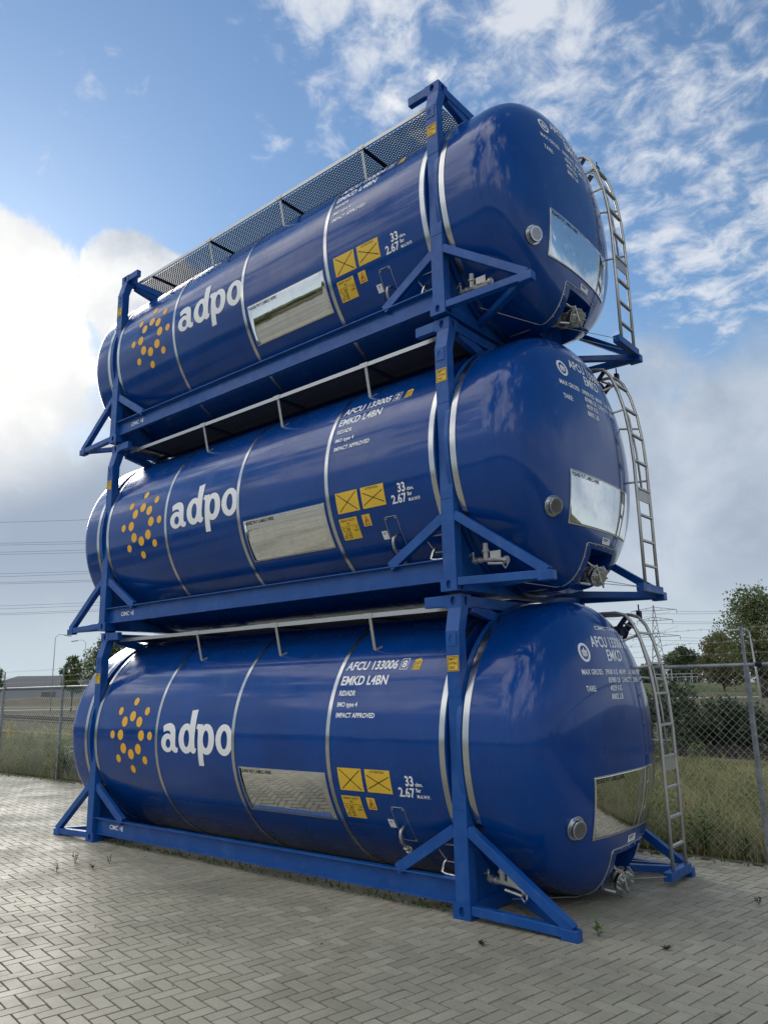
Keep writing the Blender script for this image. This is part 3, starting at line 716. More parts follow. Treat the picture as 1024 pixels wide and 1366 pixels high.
    sticker('crossed_sticker', rect(u0, u1, v0, v1), [line((u0 + .03, v0 + .015), (u1 - .02, v1 - .015), .008), line((u0 + .025, v1 - .015), (u1 - .03, v0 + .015), .008)], [])
    u0, u1 = 1.910, 2.215
    sticker('attention_sticker', rect(u0, u1, v0, v1), [line((u0 + .02, v0 + .035), (u1 - .02, v1 - .06), .008), line((u0 + .02, v1 - .055), (u1 - .02, v0 + .035), .008)], [('ATTENTION', u0 + .065, v1 - .032, .17, .022)])
    u0, u1, v0, v1 = 1.545, 1.790, deg(-31.0), deg(-20.9)
    sticker('duty_sticker', rect(u0, u1, v0, v1), [line((u0 + .01, v1 - .085), (u1 - .01, v1 - .085), .003)],
            [('HEAVY DUTY', u0 + .02, v1 - .035, .20, .022), ('IN', u0 + .10, v1 - .070, .03, .022), ('C 20', u0 + .02, v1 - .135, .10, .036), ('D 22', u0 + .02, v1 - .215, .10, .036), ('S 22', u0 + .045, v1 - .175, .075, .032), ('14', u1 - .05, v1 - .115, .035, .018), ('2539', u1 - .075, v1 - .150, .06, .022)])
    u0, u1, v0, v1 = 1.862, 1.968, deg(-26.2), deg(-20.9)
    sticker('triangle_sticker', rect(u0, u1, v0, v1), [([(u0 + .015, v0 + .014), (u1 - .015, v0 + .014), ((u0 + u1) / 2, v1 - .010)], [[(u0 + .025, v0 + .020), (u1 - .025, v0 + .020), ((u0 + u1) / 2, v1 - .024)]])], [('P', u0 + .040, v0 + .024, .024, .046)], M_redink)
    # ---- markings on the end
    T = [('CIMC TANK', -.14, 2.372, .52, .036), ('EMKD', -.075, 2.082, .33, .105),
         ('MAX GROSS:', -.585, 1.958, .35, .050), ('39000 KG', -.185, 1.958, .26, .050), ('MAWP:', .115, 1.958, .17, .050), ('2.67 BAR', .33, 1.958, .24, .050),
         ('85980 LB', -.150, 1.885, .25, .050), ('CAPACITY:', .140, 1.885, .26, .050), ('33000 L', .44, 1.885, .18, .050),
         ('TARE:', -.570, 1.813, .165, .050), ('4029 KG', -.140, 1.813, .25, .050), ('8882 LB', -.135, 1.738, .25, .050)]
    lettering('end_lettering', T, E3(.003), M_white, root, .024, .05, .05)
    bm = poly_bm([(ell(-.468, 2.155, .085, .085, 32), [ell(-.468, 2.155, .056, .062, 28)]), ell(-.468, 2.155, .012, .045, 16), ell(-.495, 2.15, .009, .034, 12), ell(-.441, 2.15, .009, .034, 12), line((-.51, 2.165), (-.426, 2.165), .008), line((-.50, 2.13), (-.436, 2.13), .008)])
    wrap('round_emblem', bm, E3(.003), M_white, root, .05, .03)
    return root

labels = [('glossy blue tank container at the bottom of the stack, standing on the paving', '133006', '8'),
          ('glossy blue tank container in the middle of the stack, between the two others', '133005', '2'),
          ('glossy blue tank container on top of the stack, highest against the sky', '133004', '7')]
first = make_container(0, labels[0][1], labels[0][2])
tag(first, labels[0][0], 'tank container', 'tank containers stacked three high')
index_kids(); first_kids = None
CODE_ROWS = {}
def code_rows(code, check, root):
    return [lettering('side_lettering', [('AFCU ' + code, 1.515, deg(32.3), .665, deg(4.7))], S3(.003), M_white, root, .028, None, .03),
            lettering('side_lettering', [(check, 2.235, deg(32.8), .055, deg(3.6))], S3(.003), M_white, root, .028, None, .03),
            lettering('end_lettering', [('AFCU ' + code, -.315, 2.205, .70, .105)], E3(.003), M_white, root, .028, .05, .05),
            lettering('end_lettering', [(check, .43, 2.205, .06, .105)], E3(.003), M_white, root, .028, .05, .05)]
code_rows(labels[0][1], labels[0][2], first)
for k in (1, 2):
    c = copy_tree(first); c.location = (0, 0, PITCH * k); tag(c, labels[k][0], 'tank container', 'tank containers stacked three high')
    code_rows(labels[k][1], labels[k][2], c)
    for sx in (-1, 1):                        # locking cones that carry the upper container
        for sy in (-1, 1):
            MB().box(sx * 2.94 - .055, sx * 2.94 + .055, sy * 1.135 - .05, sy * 1.135 + .05, -(PITCH - HT) + .001, -.001).build('stacking_cone', M_rust, c)

# ------------------------------------------------------------------ ground
V = [(-2600, -2600, -.06), (2600, -2600, -.06), (2600, 2600, -.06), (-2600, 2600, -.06)]
tag(MB().add(V, [(0, 1, 2, 3)]).build('ground', M_soil), kind='structure')
PX0, PX1, PY0, PY1 = -34, 30, -14, 2.12
tag(MB().box(PX0, PX1, PY0, PY1, -.05, -.006).build('pavement_base', M_joint), kind='structure')
tag(MB().add([(-34, -75, -.03), (70, -75, -.03), (70, -14.01, -.03), (-34, -14.01, -.03)], [(0, 1, 2, 3)]).build('yard', M_yard), kind='structure')
# herringbone blocks
w = .105; ga = .0075; th = R(-9.5); ct, st_ = cos(th), sin(th); N_ = 560
I, J = np.meshgrid(np.arange(-420, 330), np.arange(-260, 210), indexing='ij'); I = I.ravel(); J = J.ravel()
smod = (I - J) % 4
def blocks(mask, hor):
    x0 = I[mask] * w; y0 = J[mask] * w; W_ = 2 * w if hor else w; H_ = w if hor else 2 * w
    return np.stack([x0, y0, np.full(x0.shape, W_), np.full(x0.shape, H_)], 1)
B = np.concatenate([blocks(smod == 0, True), blocks(smod == 3, False)])
cxy = B[:, :2] + B[:, 2:] / 2; CX = cxy[:, 0] * ct - cxy[:, 1] * st_; CY = cxy[:, 0] * st_ + cxy[:, 1] * ct
k = (CX > PX0 + .1) & (CX < PX1 - .1) & (CY > PY0 + .1) & (CY < PY1 - .02)
k &= ~((CX < -14) & (CY < -8))
B = B[k]; nB = len(B)
ch = .003; zt = rng.normal(0, .0008, nB); tx = rng.normal(0, .004, nB); ty = rng.normal(0, .004, nB)
Vv = np.zeros((nB, 8, 3)); jit = rng.normal(0, .0008, (nB, 2))
for q, (a, b_) in enumerate(((0, 0), (1, 0), (1, 1), (0, 1))):
    for lay, (ins, z) in enumerate(((ga / 2, -.012), (ga / 2 + ch, 0.0))):
        ux = B[:, 0] + jit[:, 0] + np.where(a == 0, ins, B[:, 2] - ins); uy = B[:, 1] + jit[:, 1] + np.where(b_ == 0, ins, B[:, 3] - ins)
        Vv[:, lay * 4 + q, 0] = ux * ct - uy * st_; Vv[:, lay * 4 + q, 1] = ux * st_ + uy * ct
        Vv[:, lay * 4 + q, 2] = z + zt + (a - .5) * tx * B[:, 2] + (b_ - .5) * ty * B[:, 3]
base = (np.arange(nB) * 8)[:, None, None]
F = base + np.array([[4, 5, 6, 7], [0, 1, 5, 4], [1, 2, 6, 5], [2, 3, 7, 6], [3, 0, 4, 7]])[None]
tint = np.repeat(np.clip(rng.normal(.5, .22, nB), 0, 1), 5)
pv = np_mesh('paving', Vv.reshape(-1, 3), F.reshape(-1, 4), M_paver, tint); tag(pv, kind='structure')
MBk = MB().box(PX0, PX1, PY1 + .002, PY1 + .08, -.06, .004).build('kerb', M_kerb, bevel=.004); tag(MBk, kind='structure')

# path, railway, banks
def strip(name, pts, width, z0, z1, m):
    mb = MB(); 
    for a, b_ in zip(pts, pts[1:]): mb.beam((a[0], a[1], (z0 + z1) / 2), (b_[0], b_[1], (z0 + z1) / 2), width, z1 - z0)
    return tag(mb.build(name, m), kind='structure')
def along(p, d, t): return (p[0] + d[0] * t, p[1] + d[1] * t)
pd = Vector((68.5, 40.1)).normalized(); strip('path', [along((-86.8, 39.2), pd, -120), along((-86.8, 39.2), pd, 300)], 2.2, -.05, .02, M_conc)
rd = Vector((.987, -.160)).normalized(); rp = (.8, 13.9)
strip('railway_bed', [along(rp, rd, -140), along(rp, rd, 60)], 3.0, -.055, .02, M_ballast)
rails = empty('railway_track', (rp[0], rp[1], 0), 'dark worn railway rails on ballast behind the fence, in front of the shrubs', 'railway track')
for o_ in (-.72, .72):
    nrm = Vector((-rd.y, rd.x)); p = (rd.x * 0 + nrm.x * o_, nrm.y * o_)
    mb = MB(); mb.beam((*along(p, rd, -140), .10), (*along(p, rd, 60), .10), .07, .15); mb.beam((*along(p, rd, -140), .035), (*along(p, rd, 60), .035), .15, .02)
    mb.build('rail', M_rust, rails)
def bank(name, a, b_, w_, h, m, nseg=60):
    a = Vector(a); b_ = Vector(b_); d = (b_ - a); L = d.length; d.normalize(); n = Vector((-d.y, d.x)); V = []; F = []
    for i in range(nseg + 1):
        p = a + d * (L * i / nseg); hh = h * (1 + .12 * math.sin(i * 1.7) + .08 * math.sin(i * .6))
        for off, z in ((-w_ / 2, -.07), (-w_ / 4, hh * .75), (0, hh), (w_ / 4, hh * .9), (w_ / 2, -.07)): q = p + n * off; V.append((q.x, q.y, z))
    for i in range(nseg):
        for j in range(4): F.append((i * 5 + j, i * 5 + j + 1, (i + 1) * 5 + j + 1, (i + 1) * 5 + j))
    return tag(MB().add(V, F).build(name, m, smooth=True), kind='structure')
bank('dry_bank', (-190, 30), (-60, 120), 14, 1.15, M_bank)
bank('green_bank', (-75, 120), (60, 165), 16, 1.2, M_greenbank)

# ------------------------------------------------------------------ vegetation
def leaf_cloud(n, centers, radii, size, squash=(1, 1, 1), seed=0, shell=.55):
    r = np.random.default_rng(seed); centers = np.asarray(centers, float); radii = np.asarray(radii, float)
    wts = radii ** 2; wts /= wts.sum(); ci = r.choice(len(centers), n, p=wts)
    d = r.normal(size=(n, 3)); d /= np.linalg.norm(d, axis=1)[:, None]
    rad = radii[ci] * (shell + (1 - shell) * r.random(n) ** .5) * (1 + .22 * r.normal(size=n))
    P = centers[ci] + d * rad[:, None] * np.array(squash)
    a = r.normal(size=(n, 3)); a /= np.linalg.norm(a, axis=1)[:, None]; b_ = np.cross(a, r.normal(size=(n, 3))); b_ /= np.linalg.norm(b_, axis=1)[:, None]
    s = size * (.6 + .8 * r.random(n))[:, None]
    Vv = np.stack([P - a * s * .5, P + b_ * s * .32, P + a * s * .6, P - b_ * s * .32], 1).reshape(-1, 3)
    F = np.arange(n * 4).reshape(-1, 4); ctint = r.random(len(centers)) * .5
    return Vv, F, np.clip(ctint[ci] + .5 * r.random(n), 0, 1)
def make_tree(label, loc, h, crown_w, trunk_h, m, n=6000, leaf=.22, seed=0, name='tree', cat='tree', group=None, ncl=26, trunk_r=.16, zsq=1.0):
    r = random.Random(seed); t = empty(name, loc, label, cat, group)
    mb = MB(); top = h * .82
    mb.tube([(0, 0, -.1), (.05, .02, trunk_h * .6), (0, .05, trunk_h), (.1, 0, top)], [trunk_r * 1.3, trunk_r, trunk_r * .85, trunk_r * .2], 8)
    mb.build('trunk', M_bark, t, smooth=True)
    cen = []; rad = []; lb = MB(); ch_ = h - trunk_h
    for i in range(ncl):
        f = (i + .5) / ncl; z = trunk_h + ch_ * (.08 + .86 * f); a = i * 2.4 + r.random()
        prof = math.sin(PI * min(1, .16 + .84 * f) ** .85) ** .6; q = crown_w / 2 * prof * (.35 + .6 * r.random()) * .85
        c = (q * cos(a), q * sin(a), z * zsq); cen.append(c); rad.append(crown_w * (.10 + .09 * r.random()))
        lb.tube([(0, 0, max(trunk_h * .7, z - q * .9 - .5)), (c[0] * .5, c[1] * .5, z - q * .25), c], [trunk_r * .35, trunk_r * .2, trunk_r * .06], 5)
    lb.build('limbs', M_bark, t, smooth=True)
    V, F, ti = leaf_cloud(n, cen, rad, leaf, (1, 1, .8), seed); np_mesh('crown', V, F, m, ti, t)
    return t
def make_bush(label, loc, w_, h, m, n=4000, leaf=.10, seed=0, name='shrub', cat='shrub', group=None, ncl=22):
    r = random.Random(seed); t = empty(name, loc, label, cat, group); cen = []; rad = []; mb = MB()
    for i in range(ncl):
        a = r.random() * 2 * PI; q = w_ / 2 * math.sqrt(r.random()) * .85; z = h * (.15 + .68 * r.random()) * (1 - .35 * (q / (w_ / 2)) ** 2)
        c = (q * cos(a), q * sin(a) * .7, z); cen.append(c); rad.append(min(w_, h) * (.14 + .10 * r.random())); mb.tube([(c[0] * .4, c[1] * .4, -.05), (c[0] * .8, c[1] * .8, z * .6), c], [.02, .014, .005], 4)
    mb.build('stems', M_bark, t)
    V, F, ti = leaf_cloud(n, cen, rad, leaf, (1, 1, .9), seed, .35); V[:, 2] = np.maximum(V[:, 2], .0); np_mesh('foliage', V, F, m, ti, t)
    return t
TG = 'trees beyond the field'
make_tree('small light green tree with a slim trunk, left of the stack beside the path', (-74, 36.6, 0), 5.9, 2.9, 1.9, M_leafgreen, 3200, .20, 11, group=TG, trunk_r=.07, ncl=22)
make_tree('taller leafy green tree close behind the far end of the bottom container', (-79.0, 43.6, 0), 8.4, 7.0, 1.6, M_leafmid, 9000, .24, 12, group=TG, ncl=40)
make_tree('green tree cut by the left edge of the photo, behind the fence', (-94.2, 36.4, 0), 6.3, 4.2, 1.7, M_leafmid, 5000, .24, 13, group=TG, trunk_r=.1)
make_tree('big spreading tree with dense green crown beyond the fence on the right', (-15.2, 78.4, 0), 10.6, 9.4, 2.4, M_leafmid, 11000, .25, 14, group=TG, ncl=54, trunk_r=.30)
make_tree('olive brown round tree just left of the big spreading tree', (-31.0, 117.8, 0), 8.4, 9.0, 1.2, M_leafbrown, 9000, .36, 15, group=TG, ncl=40)
make_tree('broad olive brown tree behind the trunk of the big spreading tree', (-24.0, 120.5, 0), 7.8, 9.0, 1.0, M_leafbrown, 9000, .36, 16, group=TG, ncl=40)
for i, (x, y, hh, ww, lb_) in enumerate([(-72.5, 219.5, 11.0, 13, 'dark round tree standing left of the small lattice pylon'), (-62, 224, 10.4, 13, 'dark tree directly behind the small lattice pylon'), (-80.5, 216, 6.0, 10, 'low dark tree nearest the ladder, left of the dark round tree'), (-52, 229, 10, 13, 'dark tree right of the small lattice pylon, partly behind the brown tree')]):
    make_tree(lb_, (x, y, 0), hh, ww, 1.2, M_leafdark, 6000, .62, 20 + i, group='dark trees behind the substation', ncl=30)
SG = 'shrubs behind the railway track'
make_bush('dark green shrub behind the track, half hidden by the ladder', (-1.7, 15.9, 0), 2.3, 2.05, M_leafdark, 6500, .10, 31, group=SG)
make_bush('wide dark green shrub behind the track, centre of the fence panel', (-.3, 16.2, 0), 2.3, 1.6, M_leafdark, 7000, .10, 32, group=SG)
make_bush('lower dark green shrub behind the track, just left of the fence post', (1.0, 16.1, 0), 1.9, 1.15, M_leafdark, 5000, .10, 33, group=SG)
make_bush('brownish shrub behind the track at the right edge, right of the fence post', (2.9, 16.6, 0), 2.4, 1.25, M_leafbrown, 6000, .10, 34, group=SG)
make_bush('olive shrub rising behind the containers, left of the dark shrubs', (-4.3, 16.2, 0), 3.0, 1.9, M_leafmid, 7000, .09, 35, group=SG)

# tall grass and weeds
def blades(n, x0, x1, y0, y1, hmin, hmax, wd, seed, clump=.8, yp=1.0):
    r = np.random.default_rng(seed)
    x = x0 + (x1 - x0) * r.random(n); y = y0 + (y1 - y0) * r.random(n) ** yp
    cl = np.sin(x * 2.3 + 1.1 * np.sin(y * 1.9)) * np.sin(y * 1.7 + x * .6) * .5 + .5
    h = (hmin + (hmax - hmin) * r.random(n) ** 1.6) * (1 - clump * .5 + clump * cl)
    az = r.random(n) * 2 * PI; ln = h * (.15 + .5 * r.random(n)); az2 = r.random(n) * 2 * PI
    dx, dy = np.cos(az), np.sin(az); lx, ly = np.cos(az2), np.sin(az2); hw = wd * (.5 + r.random(n)) / 2
    z0 = np.full(n, -.05)
    P = lambda f, k: np.stack([x + lx * ln * f ** 2 + dx * hw * k, y + ly * ln * f ** 2 + dy * hw * k, z0 + h * f * (1 - .18 * f)], 1)
    Vv = np.stack([P(0, -1), P(0, 1), P(.5, .8), P(.5, -.8), P(1, .12), P(1, -.12)], 1).reshape(-1, 3)
    b0 = (np.arange(n) * 6)[:, None, None]; F = (b0 + np.array([[0, 1, 2, 3], [3, 2, 4, 5]])[None]).reshape(-1, 4)
    ti = np.clip(.25 + .45 * (np.sin(x * .9) * np.sin(y * 1.3 + 2) * .5 + .5) + .25 * r.normal(size=n), 0, 1)
    return Vv, F, np.repeat(ti, 2)
parts = [blades(28000, 0.5, 10, 2.28, 5.2, .12, .52, .010, 1), blades(24000, 0, 12, 5.0, 12.0, .10, .34, .020, 2), blades(9000, -9.5, .5, 2.35, 8, .25, .7, .02, 3),
         blades(26000, -28, -8.0, 2.28, 5.2, .25, .80, .017, 4), blades(14000, -50, -9, 5.0, 14, .10, .26, .03, 5), blades(9000, -30, 12, 2.24, 2.6, .10, .34, .012, 6), blades(7000, -70, 20, 15, 40, .08, .2, .06, 7), blades(5000, 1, 8, 2.3, 8, .5, .95, .006, 8, .3)]
o0 = 0; VV = []; FF = []; TT = []
for V_, F_, t_ in parts: VV.append(V_); FF.append(F_ + o0); TT.append(t_); o0 += len(V_)
tag(np_mesh('tall_grass', np.concatenate(VV), np.concatenate(FF), M_grass, np.concatenate(TT)), 'olive and straw coloured tall grass behind the chain link fence', 'grass', kind='stuff')
# broad-leaved scrub mixed into the grass
r_ = np.random.default_rng(5)
def scrub(n, x0, x1, y0, y1, hmax, nl, size, seed):
    r = np.random.default_rng(seed); cen = []; rad = []
    for i in range(n):
        x, y = x0 + (x1 - x0) * r.random(), y0 + (y1 - y0) * r.random(); hh = hmax * (.35 + .65 * r.random())
        for j in range(3): cen.append((x + r.normal() * .12, y + r.normal() * .12, hh * (.25 + .3 * j))); rad.append(.10 + .12 * r.random())
    return leaf_cloud(nl, cen, rad, size, (1, 1, 1), seed, .2)
parts = [scrub(240, .5, 9, 2.35, 7, .50, 34000, .042, 41), scrub(60, -3, .8, 5.5, 12.0, 1.0, 14000, .06, 45), scrub(60, 1, 12, 6, 11.0, .26, 9000, .05, 46), scrub(150, -24, -8.5, 2.4, 5.5, .95, 22000, .06, 42), scrub(60, -24, -8.5, 2.4, 3.2, .5, 8000, .05, 43), scrub(40, 2, 9, 2.4, 3.2, .35, 5000, .04, 44)]
o0 = 0; VV = []; FF = []; TT = []
for V_, F_, t_ in parts: V_[:, 2] = np.maximum(V_[:, 2], -.02); VV.append(V_); FF.append(F_ + o0); TT.append(t_); o0 += len(V_)
tag(np_mesh('low_scrub', np.concatenate(VV), np.concatenate(FF), M_scrub, np.concatenate(TT)), 'low tangled green scrub growing along the foot of the fence', 'scrub', kind='stuff')

def weed(label, loc, h, n, lsize, seed, name='weed_plant', m=M_weed, group=None):
    r = random.Random(seed); t = empty(name, loc, label, 'weed', group); st = MB(); lf = MB()
    for i in range(n):
        a = r.random() * 2 * PI; q = h * .45 * r.random(); hh = h * (.55 + .45 * r.random())
        tip = Vector((q * cos(a), q * sin(a), hh)); st.tube([(0, 0, -.01), (tip.x * .35, tip.y * .35, hh * .5), tip], [.005 * h * 3, .004 * h * 3, .002], 4)
        for k in range(5):
            f = .3 + .7 * k / 4; c = Vector((tip.x * f, tip.y * f, hh * f)); b_ = r.random() * 2 * PI; d = Vector((cos(b_), sin(b_), .25 + .3 * r.random())); s = d.cross(Vector((0, 0, 1))).normalized() * lsize * .26
            L = lsize * (.7 + .6 * r.random()); lf.add([c, c + d * L * .45 + s, c + d * L, c + d * L * .45 - s], [(0, 1, 2, 3)])
    st.build('stem', m, t); o = lf.build('leaves', m, t)
    a = o.data.attributes.new('tint', 'FLOAT', 'FACE'); a.data.foreach_set('value', [r.random() for _ in o.data.polygons])
    a = st and t.children[0].data.attributes.new('tint', 'FLOAT', 'FACE'); a.data.foreach_set('value', [.3] * len(t.children[0].data.polygons))
    return t
weed('bright green bushy weed at the foot of the left fence post', (-10.35, 2.34, 0), .75, 14, .17, 1)
weed('small green weed sprouting by the near bracket foot of the bottom container', (4.02, -1.02, 0), .12, 4, .045, 2)
weed('green leafy weed inside the fence foot, right of the ladder', (3.75, 2.30, 0), .42, 8, .10, 3)
weed('low green weed at the fence foot near the right post', (4.15, 2.32, 0), .30, 6, .09, 4)
M_dry = leafmat('dry_debris', (.03, .028, .015), (.05, .05, .02), (.09, .08, .03))
for i, (x, y, hh, lb_) in enumerate([(-1.64, -2.38, .10, 'largest tuft of dead weeds on the paving left of the stack, nearest the camera'), (-1.86, -2.05, .11, 'thin upright dead weed on the paving, left of the two smaller tufts'), (-1.42, -2.08, .05, 'flat scrap of dead weed on the paving between the other tufts'), (-1.50, -1.83, .09, 'small dead weed on the paving nearest the bottom side rail'), (3.42, -1.72, .03, 'flat dark scrap of leaves on the paving in front of the near bracket'), (4.75, .55, .08, 'thin dead sprig on the paving at the right, near the fence'), (4.55, -1.02, .025, 'flat dark leaf scrap on the paving right of the near bracket foot')]):
    weed(lb_, (x, y, 0), hh, 4, .035, 50 + i, 'dead_weed', M_dry, 'dead weeds scattered on the paving')
# leaf litter specks
n = 420; r = np.random.default_rng(9); x = r.uniform(-14, 6.5, n); y = r.uniform(-6.5, 2.05, n); k = n // 3; y[:k] = 2.05 - np.abs(r.normal(0, .22, k))
a = r.random(n) * 6.28; s = r.uniform(.006, .018, n); c, d = np.cos(a), np.sin(a)
Vv = np.stack([np.stack([x - c * s, y - d * s, np.full(n, .004)], 1), np.stack([x + d * s * .5, y - c * s * .5, np.full(n, .010)], 1), np.stack([x + c * s, y + d * s, np.full(n, .005)], 1), np.stack([x - d * s * .5, y + c * s * .5, np.full(n, .004)], 1)], 1).reshape(-1, 3)
tag(np_mesh('leaf_litter', Vv, np.arange(4 * n).reshape(-1, 4), M_dry, r.random(n)), 'tiny dark leaf scraps scattered over the paving', 'leaf litter', kind='stuff')

n = 900; r = np.random.default_rng(21); x = r.uniform(-13, 7, n); y = 2.10 - np.abs(r.normal(0, .10, n))
q = n // 3; x[:q] = r.uniform(-3.2, 3.9, q); y[:q] = -1.18 + np.abs(r.normal(0, .10, q)); h = r.uniform(.015, .06, n); a = r.random(n) * 6.28; c, d = np.cos(a) * .010, np.sin(a) * .010; lx, ly = r.normal(0, .02, n), r.normal(0, .02, n)
Vv = np.stack([np.stack([x - c, y - d, np.full(n, -.004)], 1), np.stack([x + c, y + d, np.full(n, -.004)], 1), np.stack([x + lx + c * .3, y + ly, h], 1), np.stack([x + lx - c * .3, y + ly, h * .98], 1)], 1).reshape(-1, 3)
tag(np_mesh('joint_weeds', Vv, np.arange(4 * n).reshape(-1, 4), M_weed, r.random(n)), 'tiny green shoots in the paving joints along the bottom rail and the fence edge', 'ground cover', kind='stuff')

# ------------------------------------------------------------------ chain-link fence
FY = 2.24; FT = 2.045
fc = empty('chain_link_fence', (4.42, FY, 0), 'galvanised chain link fence with barbed wire running behind the stack', 'fence')
fx = lambda x: x - 4.42
posts = [4.42 + 3.0 * k for k in range(-9, 5)]
for x in posts:
    p = MB().box(fx(x) - .025, fx(x) + .025, -.028, .022, -.1, FT - .01).box(fx(x) - .018, fx(x) + .012, -.02, .01, FT - .01, FT + .42)
    p.build('post', M_galv, fc, bevel=.006)
mb = MB().tube([(fx(posts[0]), -.0, FT), (fx(posts[-1]), -.0, FT)], .022, 10); mb.build('top_rail', M_galv, fc, smooth=True)
mb = MB(); 
for x in posts: mb.tube([(fx(x) + .10, 0, FT), (fx(x) + .17, 0, FT)], .0245, 10)
mb.build('rail_coupling', M_dark, fc)
V = []; F = []; k = 0; rw = .0023; sp = .088; x0, x1 = fx(posts[0]), fx(posts[-1]); n = int((x1 - x0) / sp)
for i in range(-30, n):
    for s in (1, -1):
        xa = x0 + i * sp; xb = xa + (FT - .06); 
        if s < 0: xa, xb = xb, xa
        za, zb = .03, FT - .03; yy = .032 + .002 * s
        if min(xa, xb) < x0 or max(xa, xb) > x1: continue
        for (dx, dy) in ((-rw, -rw), (rw, -rw), (0, rw * 1.4)): V += [(xa + dx, yy + dy, za), (xb + dx, yy + dy, zb)]
        F += [(k, k + 1, k + 3, k + 2), (k + 2, k + 3, k + 5, k + 4), (k + 4, k + 5, k + 1, k)]; k += 6
tag(np_mesh('chain_mesh', V, F, M_wire, parent=fc))
for z in (FT + .13, FT + .26, FT + .41):
    mb = MB(); pts = []
    for x in np.arange(posts[0], posts[-1], .5): pts.append((fx(x), -.01, z - .008 * math.sin((x - posts[0]) / 3 * PI) ** 2))
    mb.tube(pts, .0022, 4)
    for x in np.arange(posts[0] + .1, posts[-1], .14):
        mb.tube([(fx(x) - .012, -.022, z - .012), (fx(x) + .012, .004, z + .012)], .0018, 3); mb.tube([(fx(x) + .012, -.022, z - .012), (fx(x) - .012, .004, z + .012)], .0018, 3)
    mb.build('barbed_wire', M_wire, fc)

# ------------------------------------------------------------------ far things
def mast(label, loc, h, arm, armdir, r=.07, m=M_pole, lean=0, group=None, name='street_lamp'):
    t = empty(name, loc, label, 'street lamp', group); a = Vector((cos(armdir), sin(armdir), 0)); ln = Vector((cos(R(130)), sin(R(130)), 0)) * lean
    MB().tube([(0, 0, -.1), ln * .5 + Vector((0, 0, h * .5)), ln + Vector((0, 0, h * .96)), ln + a * arm * .35 + Vector((0, 0, h)), ln + a * arm + Vector((0, 0, h * .995))], [r, r * .8, r * .6, r * .5, r * .45], 8).build('pole', m, t, smooth=True)
    MB().beam(ln + a * arm * .9 + Vector((0, 0, h * .993)), ln + a * (arm + .7) + Vector((0, 0, h * .98)), .30, .12).build('lamp_head', m, t, bevel=.03)
    return t
mast('tall slim street lamp at the left, standing beside the pale path', (-79.46, 37.1, 0), 8.5, 1.0, R(60), .065, group='street lamps')
mast('street lamp with a curved arm, between the slim lamp and the stack', (-89.3, 46.3, 0), 8.7, 1.2, R(220), .06, group='street lamps')
t = mast('thin pale lamp mast leaning in front of the big tree at the right', (-8.3, 51.0, 0), 5.3, .7, R(220), .09, M_pole, .6, group='street lamps')
# warehouse
wh = empty('warehouse', (-262, 130, 0), 'long low grey warehouse with pitched roof, far left behind the bank', 'warehouse', rz=math.atan2(22.5, 11.5))
L2_, dpt, eh, rh = 42, 24, 4.3, 8.0
MB().box(-L2_ / 2, L2_ / 2, -dpt / 2, dpt / 2, -.1, eh).build('wall', M_wall, wh)
mb = MB(); mb.add([(-L2_ / 2 - .6, -dpt / 2 - .6, eh + .01), (L2_ / 2 + .6, -dpt / 2 - .6, eh + .01), (L2_ / 2 + .6, dpt / 2 + .6, eh + .01), (-L2_ / 2 - .6, dpt / 2 + .6, eh + .01), (-L2_ / 2 + 10, 0, rh), (L2_ / 2 - 10, 0, rh)], [(0, 1, 5, 4), (1, 2, 5), (2, 3, 4, 5), (3, 0, 4), (0, 3, 2, 1)])
mb.build('roof', M_roof, wh)
MB().box(-L2_ / 2 - .05, L2_ / 2 + .05, -dpt / 2 - .08, -dpt / 2 - .02, 3.2, 3.5).build('wall_trim', M_roof, wh)
MB().box(-3, 1.5, -dpt / 2 - .06, -dpt / 2 - .02, .2, 2.4).build('bay_door', M_roof, wh)
wb = empty('utility_building', (-47.5, 186, 0), 'small white building right of the substation frames, left of the fence post', 'building', rz=R(20))
MB().box(-2.4, 2.4, -2, 2, -.1, 2.1).build('wall', M_white, wb); MB().box(-2.55, 2.55, -2.15, 2.15, 2.105, 2.25).build('roof', M_roof, wb)
MB().box(-.5, .5, -2.04, -2.01, 0, 1.8).build('door', M_roof, wb)
